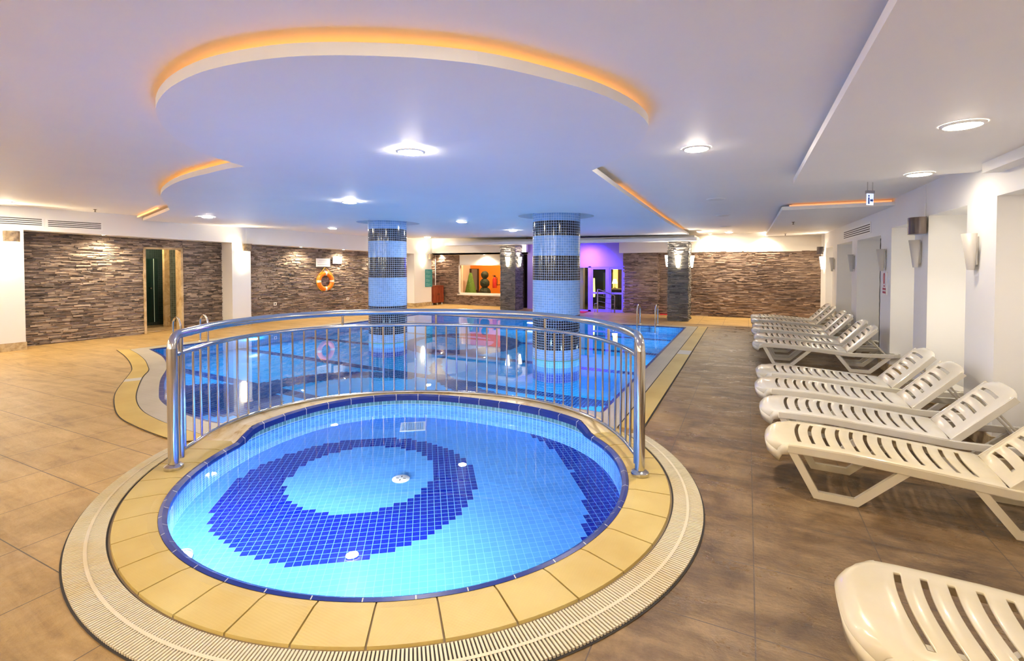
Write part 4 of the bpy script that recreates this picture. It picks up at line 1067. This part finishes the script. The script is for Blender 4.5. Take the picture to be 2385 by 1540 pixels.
for y, z, l in ((5.62, 1.665, 'unlit frosted sconce on the nearest pilaster'), (7.18, 1.68, 'unlit frosted sconce under the dark speaker'), (8.77, 1.62, 'unlit frosted sconce above the red notice'), (11.06, 1.585, 'unlit frosted sconce on the fourth pilaster'), (13.35, 1.56, 'unlit frosted sconce on the last pilaster but one')):
    sconce((R, y, z), (-1, 0), False, l)
sconce((R, 15.05, 1.60), (-1, 0), True, 'lit sconce in the far right corner under a dark speaker', 0.33)
yS = 13.95
sconce((-1.71, yS - 0.015, 1.64), (0, -1), True, 'lit sconce on the front of the far right stone pillar'); sconce((-2.005, yS + 0.35, 1.66), (-1, 0), True, 'lit sconce on the left side of the far right stone pillar'); sconce((-1.435, yS + 0.35, 1.64), (1, 0), True, 'lit sconce on the right side of the far right stone pillar')
sconce((-7.32, 14.735, 1.66), (0, -1), True, 'lit sconce on the front of the pillar beside the lobby window'); sconce((-7.045, 15.0, 1.66), (1, 0), True, 'lit sconce on the right side of the pillar beside the lobby window')
for y, z, l in ((3.80, 1.62, 'lit sconce on the white pier at the left edge'), (8.03, 1.62, 'lit sconce on the white pier right of the shower doorway'), (14.75, 1.72, 'lit sconce above the turquoise board')):
    q = Lp(y, 0.5); sconce((q.x, q.y, z), (nL.x, nL.y), True, l, 0.40, 0.09, 0.045, 42.0, (1, 0.80, 0.50))
for i, (x, y, nr) in enumerate(((-9.0, -2.98, (0, 1)), (-6.0, -2.98, (0, 1)), (-3.2, -2.98, (0, 1)), (-0.6, -2.98, (0, 1)), (Lx(0.4, 0.0)+0.0, 0.4, (1, -0.09)))):  # unseen strong sconces, added to brighten the ceiling
    sconce((x, y, 1.62), nr, True, 'added unseen sconce behind the camera, ' + ('left end of the front wall', 'second on the front wall', 'third on the front wall', 'right end of the front wall', 'left wall behind the frame edge')[i], up=300.0)
def speaker(p, nrm, w, h, mat, label, wire):
    a = atan2(nrm[1], nrm[0]); t = empty('wall_speaker', p, a, label, 'speaker', 'half round speakers above the sconces')
    b = MB(); n = 14; vs = []
    for i in range(n + 1):
        q = -pi/2 + pi*i/n; vs += [(0.03 + 0.13*cos(q), w/2*sin(q), -h/2), (0.03 + 0.13*cos(q), w/2*sin(q), h/2)]
    fs = [(2*i, 2*i+2, 2*i+3, 2*i+1) for i in range(n)]; fs += [tuple(2*i for i in range(n, -1, -1)), tuple(2*i+1 for i in range(n+1)), (0, 1, 2*n+1, 2*n)]
    b.add(vs, fs); b.build('speaker_body', mat, t, smooth=True)
    b = MB(); b.box((0, -0.03, -0.04), (0.035, 0.03, 0.04)); b.build('bracket', DARKSTEEL, t)
    b = MB(); b.tube([(0.006, 0, h/2 - 0.02), (0.006, 0.01, h/2 + wire*0.5), (0.006, 0, h/2 + wire)], 0.004, 6); b.build('cable', WHITE, t)
speaker((R, 7.02, 1.995), (-1, 0), 0.30, 0.19, SPK_DK, 'dark metal speaker above the second nearest sconce', 0.36)
speaker((R, 15.15, 1.93), (-1, 0), 0.26, 0.20, SPK_DK, 'dark speaker in the far right corner above the lit sconce', 0.3)
for y, z, l in ((3.87, 2.06, 'bronze speaker on the pier at the left edge'), (8.12, 1.99, 'bronze speaker on the pier right of the shower doorway'), (15.15, 1.86, 'bronze speaker on the pier with the turquoise board')):
    q = Lp(y, 0.5); speaker((q.x, q.y, z), (nL.x, nL.y), 0.22, 0.19, SPK, l, 0.38)

# ------------------------------------------------------------------ vents, sprinklers, exit sign
def vent(p, u, nrm, L, h, label, n=4):
    u = Vector(u).normalized(); nn = Vector(nrm).normalized(); t = empty('air_vent', p, 0, label, 'air vent', 'slotted air vents')
    b = MB(); b.obox(-u*0.02 + Vector((0, 0, -0.02)), u*(L+0.04), nn*0.010, (0, 0, h+0.04)); b.build('vent_frame', WHITE, t, bevel=0.003)
    for k in range(n):
        z = h * (k + 0.22) / n; b = MB(); b.obox(nn*0.008 + Vector((0, 0, z)) + u*0.01, u*(L-0.02), nn*0.004, (0, 0, h/n*0.42)); b.build('vent_slot', DARK, t)
q = Lp(3.0, 0.5); vent((q.x, q.y, 2.275), uL, nL, 1.30, 0.14, 'slotted air vent at the left frame edge above the bronze speaker')
q = Lp(4.36, 0.5); vent((q.x, q.y, 2.265), uL, nL, 0.82, 0.135, 'slotted air vent above the stone left of the shower doorway')
vent((R, 9.75, 2.09), (0, 1, 0), (-1, 0, 0), 2.4, 0.15, 'slotted air vent high on the right wall')
sp = empty('fire_sprinkler'); b = MB(); b.lathe([(0, 0), (0.028, 0), (0.03, -0.006), (0.010, -0.012), (0.010, -0.04), (0.022, -0.046), (0, -0.05)], (0, 0, 0), 14); b.build('sprinkler_head', DARKSTEEL, sp)
for x, y, z, l in ((-11.0, 4.75, zc(-11.0), 'ceiling sprinkler above the left air vent'), (0.78, 10.67, 2.37, 'ceiling sprinkler under the far lowered panel, nearer one'), (0.89, 14.6, 2.37, 'ceiling sprinkler under the far lowered panel, farther one')):
    place(sp, x, y, z, l, 'sprinkler', 'ceiling sprinklers')
ex = empty('exit_sign', (1.22, 6.6, 2.47), radians(40), 'small hanging glass exit sign with a blue white pictogram', 'exit sign'); ex.scale = (0.72, 0.72, 0.85)
b = MB(); b.box((-0.06, -0.008, -0.30), (0.06, 0.008, -0.15)); b.build('sign_plate', emit_mat('lit_sign_plate', (0.35, 0.5, 1.0), 0.35), ex)
b = MB(); b.box((-0.045, -0.011, -0.285), (-0.02, 0.011, -0.20)); b.box((-0.045, -0.011, -0.19), (-0.02, 0.011, -0.17)); b.box((-0.005, -0.011, -0.25), (0.03, 0.011, -0.225)); b.add([(0.03, -0.011, -0.265), (0.052, -0.011, -0.2375), (0.03, -0.011, -0.21)], [(0, 1, 2)]); b.build('pictogram', M('dark_blue_print', (0.02, 0.06, 0.3), 0.5).m, ex)
b = MB(); b.box((-0.07, -0.02, -0.15), (0.07, 0.02, -0.11)); b.tube([(-0.05, 0, -0.11), (-0.05, 0, 0)], 0.006, 6); b.tube([(0.05, 0, -0.11), (0.05, 0, 0)], 0.006, 6); b.build('bracket', STEEL, ex)

# ------------------------------------------------------------------ lifebuoy, notices, sockets, cabinet
rzL = atan2(uL.y, uL.x)      # local x runs along the left wall
q = Lp(10.84, 0.07); lb = empty('lifebuoy', (q.x, q.y, 1.05), rzL, 'orange lifebuoy with white bands hanging on the stone wall', 'lifebuoy')
b = MB(); b.tube([(0.235*cos(2*pi*k/40), -0.02, 0.235*sin(2*pi*k/40)) for k in range(40)], 0.068, 16, closed=True); b.build('ring', BUOY, lb, smooth=True)
for k in range(4):
    a0 = k*pi/2 - 0.13; b = MB(); b.tube([(0.235*cos(a0 + 0.26*i/4), -0.02, 0.235*sin(a0 + 0.26*i/4)) for i in range(5)], 0.0705, 16, caps=False); b.build('reflective_band', REFLECT, lb, smooth=True)
b = MB(); b.tube([(-0.22, -0.06, 0.22), (0, 0.0, 0.42), (0.22, -0.06, 0.22)], 0.008, 6); b.build('hanging_rope', ROPE, lb)
b = MB(); b.tube([(0.315*cos(radians(a)), -0.03, 0.315*sin(radians(a))) for a in range(120, 250, 8)], 0.008, 6); b.tube([(0.315*cos(radians(a)), -0.03, 0.315*sin(radians(a))) for a in range(-60, 60, 8)], 0.007, 6); b.build('grab_rope', ROPE, lb)
def notice(name, p, rz, w, h, mat, label, cat, lines, ink, lmarg=0.08):
    t = empty(name, p, rz, label, cat)
    b = MB(); b.box((-w/2, -0.006, -h/2), (w/2, 0.006, h/2)); b.build('board', mat, t)
    for i, (zc_, ww, hh, al) in enumerate(lines):
        b = MB(); x0 = -w/2 + w*lmarg if al == 'l' else -w*ww/2; b.box((x0, -0.0085, h*(zc_ - hh/2)), (x0 + w*ww, -0.006, h*(zc_ + hh/2))); b.build('print_line', ink, t)
    return t
q = Lp(10.78, 0.075); notice('notice_board', (q.x, q.y, 1.62), rzL, 0.50, 0.25, BOARD, 'white notice with grey lines above the lifebuoy', 'notice', [(0.22, 0.6, 0.04, 'c'), (0.0, 0.8, 0.03, 'c'), (-0.25, 0.85, 0.05, 'c')], INK)
q = Lp(11.30, 0.075); notice('notice_board', (q.x, q.y, 1.70), rzL, 0.34, 0.22, BOARD, 'pale board standing for a glare patch, right of and higher than the notice above the lifebuoy', 'notice', [(0.15, 0.7, 0.03, 'c'), (-0.1, 0.6, 0.03, 'c')], INK)  # board shape stands in for a white glare patch on the stone
q = Lp(15.08, 0.515); lines = []
for blk, zz_ in enumerate((0.42, 0.18, -0.06, -0.30)):
    lines.append((zz_, 0.30, 0.018, 'l'))
    for k in range(4): lines.append((zz_ - 0.035*(k+1), random.uniform(0.5, 0.8), 0.014, 'l'))
notice('rules_board', (q.x, q.y, 1.05), rzL, 0.40, 0.66, TEAL, 'turquoise pool rules board on the white pier', 'sign', lines, INKL)
nt_ = notice('warning_notice', (R - 0.008, 8.75, 1.28), -pi/2, 0.24, 0.33, BOARD, 'small white notice with a red arrow and red lettering blocks', 'notice', [(-0.12, 0.30, 0.06, 'c'), (-0.25, 0.7, 0.09, 'c'), (-0.40, 0.7, 0.09, 'c')], REDINK)
b = MB(); b.tube([(-0.025, -0.009, 0.03), (-0.03, -0.009, 0.12), (0, -0.009, 0.15), (0.03, -0.009, 0.12), (0.025, -0.009, 0.03), (0, -0.009, -0.01)], 0.004, 6, closed=True); b.build('red_pictogram', REDINK, nt_)
for y, z, l in ((9.22, 0.46, 'cream wall socket low on the stone left of the lifebuoy'), (11.72, 0.45, 'cream wall socket low on the stone right of the lifebuoy')):
    q = Lp(y, 0.045); s = empty('wall_socket', (q.x, q.y, z), rzL, l, 'socket', 'cream sockets low on the stone wall')
    b = MB(); b.box((-0.045, -0.012, -0.045), (0.045, 0.0, 0.045)); b.build('plate', CREAM, s, bevel=0.004)
    b = MB(); b.lathe([(0, 0), (0.02, 0), (0.02, 0.003), (0, 0.003)], (0, 0, 0), 16); o = b.build('outlet', DARK, s); o.rotation_euler = (pi/2, 0, 0); o.location = (0, -0.0125, 0)
q = Lp(15.33, 0.09)
cb = empty('cabinet', (q.x, q.y, 0), rzL, 'red brown wooden cabinet on short white feet by the stone wall', 'cabinet')
b = MB(); b.box((0, -0.42, 0.08), (0.66, -0.02, 0.72)); b.build('body', WOOD, cb, bevel=0.004)
b = MB(); b.box((-0.01, -0.44, 0.72), (0.67, -0.01, 0.745)); b.build('top', WOOD, cb, bevel=0.004)
for k in range(2):
    b = MB(); b.box((0.01 + k*0.33, -0.436, 0.09), (0.33 + k*0.33, -0.42, 0.71)); dd_ = b.build('door', WOOD, cb, bevel=0.004)
    b = MB(); b.box((0.29 if k == 0 else 0.36, -0.452, 0.38), (0.305 if k == 0 else 0.375, -0.436, 0.44)); b.build('knob', DARKSTEEL, dd_)
for k in (0.05, 0.33, 0.61):
    for yy in (-0.38, -0.06):
        b = MB(); b.tube([(k, yy, 0), (k, yy, 0.08)], 0.022, 10); b.build('foot', WHITE, cb)
b = MB(); p0 = Lp(16.05, 0.055); b.tube([(p0.x, p0.y, 0.745), (p0.x, p0.y, 1.93)], 0.012, 8); tag(b.build('white_conduit', WHITE), 'thin white cable conduit on the stone above the red cabinet', 'conduit')

# ------------------------------------------------------------------ sun loungers
def make_lounger(mat):
    W = 0.29       # half width
    t = empty('sun_lounger')
    def zt(x):     # seat height along the lounger
        P = [(0.0, 0.285), (0.02, 0.315), (0.06, 0.333), (0.25, 0.337), (0.5, 0.335), (0.9, 0.31), (1.27, 0.283), (1.6, 0.29), (1.9, 0.31)]
        for (a, za), (c, zb) in zip(P, P[1:]):
            if x <= c: k = (x - a) / (c - a); return za + (zb - za) * k
        return P[-1][1]
    def sheet(stations, slots, vmax, place_, name, th=0.012):
        NV = 16; vs = []; fs = []
        for s in stations:
            for j in range(NV + 1):
                v = -1 + 2*j/NV; vs.append(place_(s, v))
        for i in range(len(stations) - 1):
            m = (stations[i] + stations[i+1]) / 2
            hole = any(a < m < c for a, c in slots)
            for j in range(NV):
                v = -1 + 2*(j + 0.5)/NV
                if hole and abs(v) < vmax: continue
                k = i*(NV+1) + j; fs.append((k, k+NV+1, k+NV+2, k+1))
        mb = MB(); mb.add(vs, fs); o = mb.build(name, mat, t, smooth=True)
        so = o.modifiers.new('solid', 'SOLIDIFY'); so.thickness = th; so.offset = -1
        bv = o.modifiers.new('bevel', 'BEVEL'); bv.width = 0.0035; bv.segments = 2; bv.limit_method = 'ANGLE'; bv.angle_limit = radians(40)
        return o
    slots = [(0.222 + 0.082*k, 0.244 + 0.082*k) for k in range(12)]
    st = sorted(set([0.0, 0.012, 0.03, 0.06, 0.10, 0.15] + [x for s in slots for x in s] + [1.20, 1.235]))
    def seat_pt(s, v):
        f = max(0.0, 1 - s/0.16); x = s + 0.085 * (abs(v) ** 4) * f
        bow = -0.032 * cos(v*pi/2) if 0.2 < s < 1.19 else 0.0
        return (x + bow + 0.0, v * (W - 0.045*f*f), zt(s) + 0.014*(1 - v*v) - (0.02 * abs(v)**6 * f))
    sheet(st, slots, 0.72, seat_pt, 'seat')
    # apron at the foot end
    mb = MB(); A = []; B = []
    edge = [(q, -1.0) for q in (0.16, 0.13, 0.10, 0.06, 0.03, 0.012)] + [(0.0, -1 + 2*j/16) for j in range(17)] + [(q, 1.0) for q in (0.012, 0.03, 0.06, 0.10, 0.13, 0.16)]
    for q, v in edge:
        p = seat_pt(q, v); k = 0.010; A.append((p[0], p[1], p[2])); B.append((p[0] + k*(q < 0.05), p[1]*0.985, p[2] - 0.070))
    mb.strip(A, B); o = mb.build('foot_apron', mat, t, smooth=True); so = o.modifiers.new('solid', 'SOLIDIFY'); so.thickness = 0.012
    # back rest
    hx, hz, ang, BL = 1.245, 0.283, radians(47), 0.535
    bslots = [(0.058 + 0.084*k, 0.080 + 0.084*k) for k in range(5)]
    bs = sorted(set([0.0, 0.03] + [x for s in bslots for x in s] + [0.44, 0.48, 0.505, 0.523, BL]))
    def back_pt(s, v):
        f = max(0.0, (s - 0.45) / (BL - 0.45)); s2 = s - 0.06*(abs(v)**4)*f
        up = 0.022*(1 - v*v) - 0.03*f*f
        bow = 0.018*cos(v*pi/2) if 0.05 < s < 0.43 else 0
        return (hx + (s2 + bow)*cos(ang) - up*sin(ang), v*(W - 0.025), hz + (s2 + bow)*sin(ang) + up*cos(ang))
    bk = sheet(bs, bslots, 0.62, back_pt, 'backrest')
    for s in (-1, 1):
        mb = MB(); a = Vector((hx, s*(W-0.025), hz)); e = a + Vector((cos(ang), 0, sin(ang)))*(BL-0.05)
        dn = Vector((sin(ang), 0, -cos(ang)))*0.045
        mb.obox(a + Vector((0, -0.009, 0)), e - a, (0, 0.018, 0), dn); mb.build('back_rim', mat, t, bevel=0.003)
    # frame: two rails joined by a loop at the head end
    path = [(x, -W + 0.012, zt(x) - 0.03) for x in (0.15, 0.25, 0.5, 0.75, 1.0, 1.27, 1.5, 1.68, 1.78)]
    for k in range(1, 8): a = -pi/2 + pi*k/8; path.append((1.78 + 0.11*cos(a), (W - 0.012)*sin(a), 0.272))
    path += [(x, -y, z) for x, y, z in reversed(path[:9])]
    mb = MB(); P = [Vector(p) for p in path]; n = len(P); vs = []
    for i in range(n):
        tt = (P[min(i+1, n-1)] - P[max(i-1, 0)]); tt.z = 0; tt.normalize(); sd = Vector((-tt.y, tt.x, 0))*0.014
        for c in (P[i] - sd + Vector((0, 0, -0.030)), P[i] + sd + Vector((0, 0, -0.030)), P[i] + sd + Vector((0, 0, 0.026)), P[i] - sd + Vector((0, 0, 0.026))): vs.append(c)
    fs = []
    for i in range(n - 1):
        for k in range(4): l = (k+1) % 4; fs.append((4*i+k, 4*i+l, 4*i+4+l, 4*i+4+k))
    fs += [(0, 3, 2, 1), (4*n-4, 4*n-3, 4*n-2, 4*n-1)]
    mb.add(vs, fs); mb.build('frame', mat, t, bevel=0.006)
    # head end plate
    mb = MB(); A = []; B = []
    for k in range(13):
        a = -pi/2*0.93 + pi*0.93*k/12; A.append((1.78 + 0.10*cos(a), (W-0.012)*sin(a), 0.304)); B.append((1.74 + 0.055*cos(a), (W-0.09)*sin(a), 0.304))
    mb.strip(A, B); o = mb.build('head_plate', mat, t); so = o.modifiers.new('solid', 'SOLIDIFY'); so.thickness = 0.012
    # trapezoid legs
    for s in (-1, 1):
        for xs in ((0.165, 0.325, 0.525, 0.80), (1.10, 1.295, 1.50, 1.76)):
            y = s*(W - 0.020); z1 = zt(xs[0]) - 0.05; z2 = zt(xs[3]) - 0.05
            pth = [(xs[0], z1 + 0.02), (xs[1] - 0.01, 0.022), (xs[2] + 0.01, 0.022), (xs[3], z2 + 0.02)]
            outer = []; inner = []
            w2 = 0.024
            T = offset([(p[0], p[1]) for p in pth], w2, False); Bt = offset([(p[0], p[1]) for p in pth], -w2*0.92, False)
            Bt[1] = (Bt[1][0], 0.0); Bt[2] = (Bt[2][0], 0.0)
            mb = MB()
            for i in range(3):
                q = [T[i], T[i+1], Bt[i+1], Bt[i]]
                mb.add([(x, y - 0.016, z) for x, z in q] + [(x, y + 0.016, z) for x, z in q], [(0,1,2,3),(7,6,5,4),(0,4,5,1),(3,2,6,7)] + ([(0,3,7,4)] if i == 0 else []) + ([(1,5,6,2)] if i == 2 else []))
            mb.build('leg', mat, t)
    # prop of the backrest
    for s in (-1, 1):
        a = Vector((hx + 0.37*cos(ang), s*0.15, hz + 0.37*sin(ang) - 0.02)); e = Vector((1.72, s*0.17, 0.265)); d = e - a
        side = Vector((0, 0.026, 0)); th = Vector((d.z, 0, -d.x)).normalized()*0.014
        mb = MB(); mb.obox(a - side/2, d, side, th); mb.build('prop', mat, t, bevel=0.003)
    mb = MB(); mb.box((1.70, -W + 0.02, 0.252), (1.735, W - 0.02, 0.272)); mb.build('prop_bar', mat, t)
    mb = MB(); c = Vector((hx + 0.475*cos(ang), 0, hz + 0.475*sin(ang))) ; up = Vector((-sin(ang), 0, cos(ang))); al = Vector((cos(ang), 0, sin(ang)))
    mb.obox(c + up*0.0135 - al*0.009 - Vector((0, 0.02, 0)), al*0.018, (0, 0.04, 0), up*0.003); mb.build('maker_mark', M('embossed_mark', (0.35, 0.30, 0.24), 0.6).m, t)
    return t
LG = 'white plastic sun loungers along the right wall'
A = make_lounger(PLASTIC_Y)
A.location = (0.315, 2.13, 0); A.rotation_euler = (0, 0, radians(-1)); tag(A, 'cream plastic sun lounger in the foreground, cut off by the lower right frame edge', 'sun lounger', LG)
B = copy_tree(A); B.location = (0.13, 4.04, 0); B.rotation_euler = (0, 0, radians(-4)); tag(B, 'cream plastic sun lounger, nearest of the near group of four', 'sun lounger', LG)
proto = make_lounger(PLASTIC)
for i, (x, y, a, l) in enumerate(((0.11, 4.86, -3, 'white plastic sun lounger, second of the near group of four'), (0.08, 5.66, -1, 'white plastic sun lounger, third of the near group of four'), (0.10, 6.42, 1, 'white plastic sun lounger, farthest of the near group of four'),
    (0.08, 8.72, -2, 'white plastic sun lounger, nearest of the far group of six'), (0.11, 9.50, 0, 'white plastic sun lounger, second of the far group of six'), (0.08, 10.5, -1, 'white plastic sun lounger, third of the far group of six'), (0.10, 11.2, 0, 'white plastic sun lounger, fourth of the far group of six'), (0.08, 12.3, 0, 'white plastic sun lounger, fifth of the far group of six'), (0.08, 13.1, 1, 'white plastic sun lounger, last one before the far stone wall'))):
    o = proto if i == 0 else copy_tree(proto)
    o.location = (x, y, 0); o.rotation_euler = (0, 0, radians(a)); tag(o, l, 'sun lounger', LG)
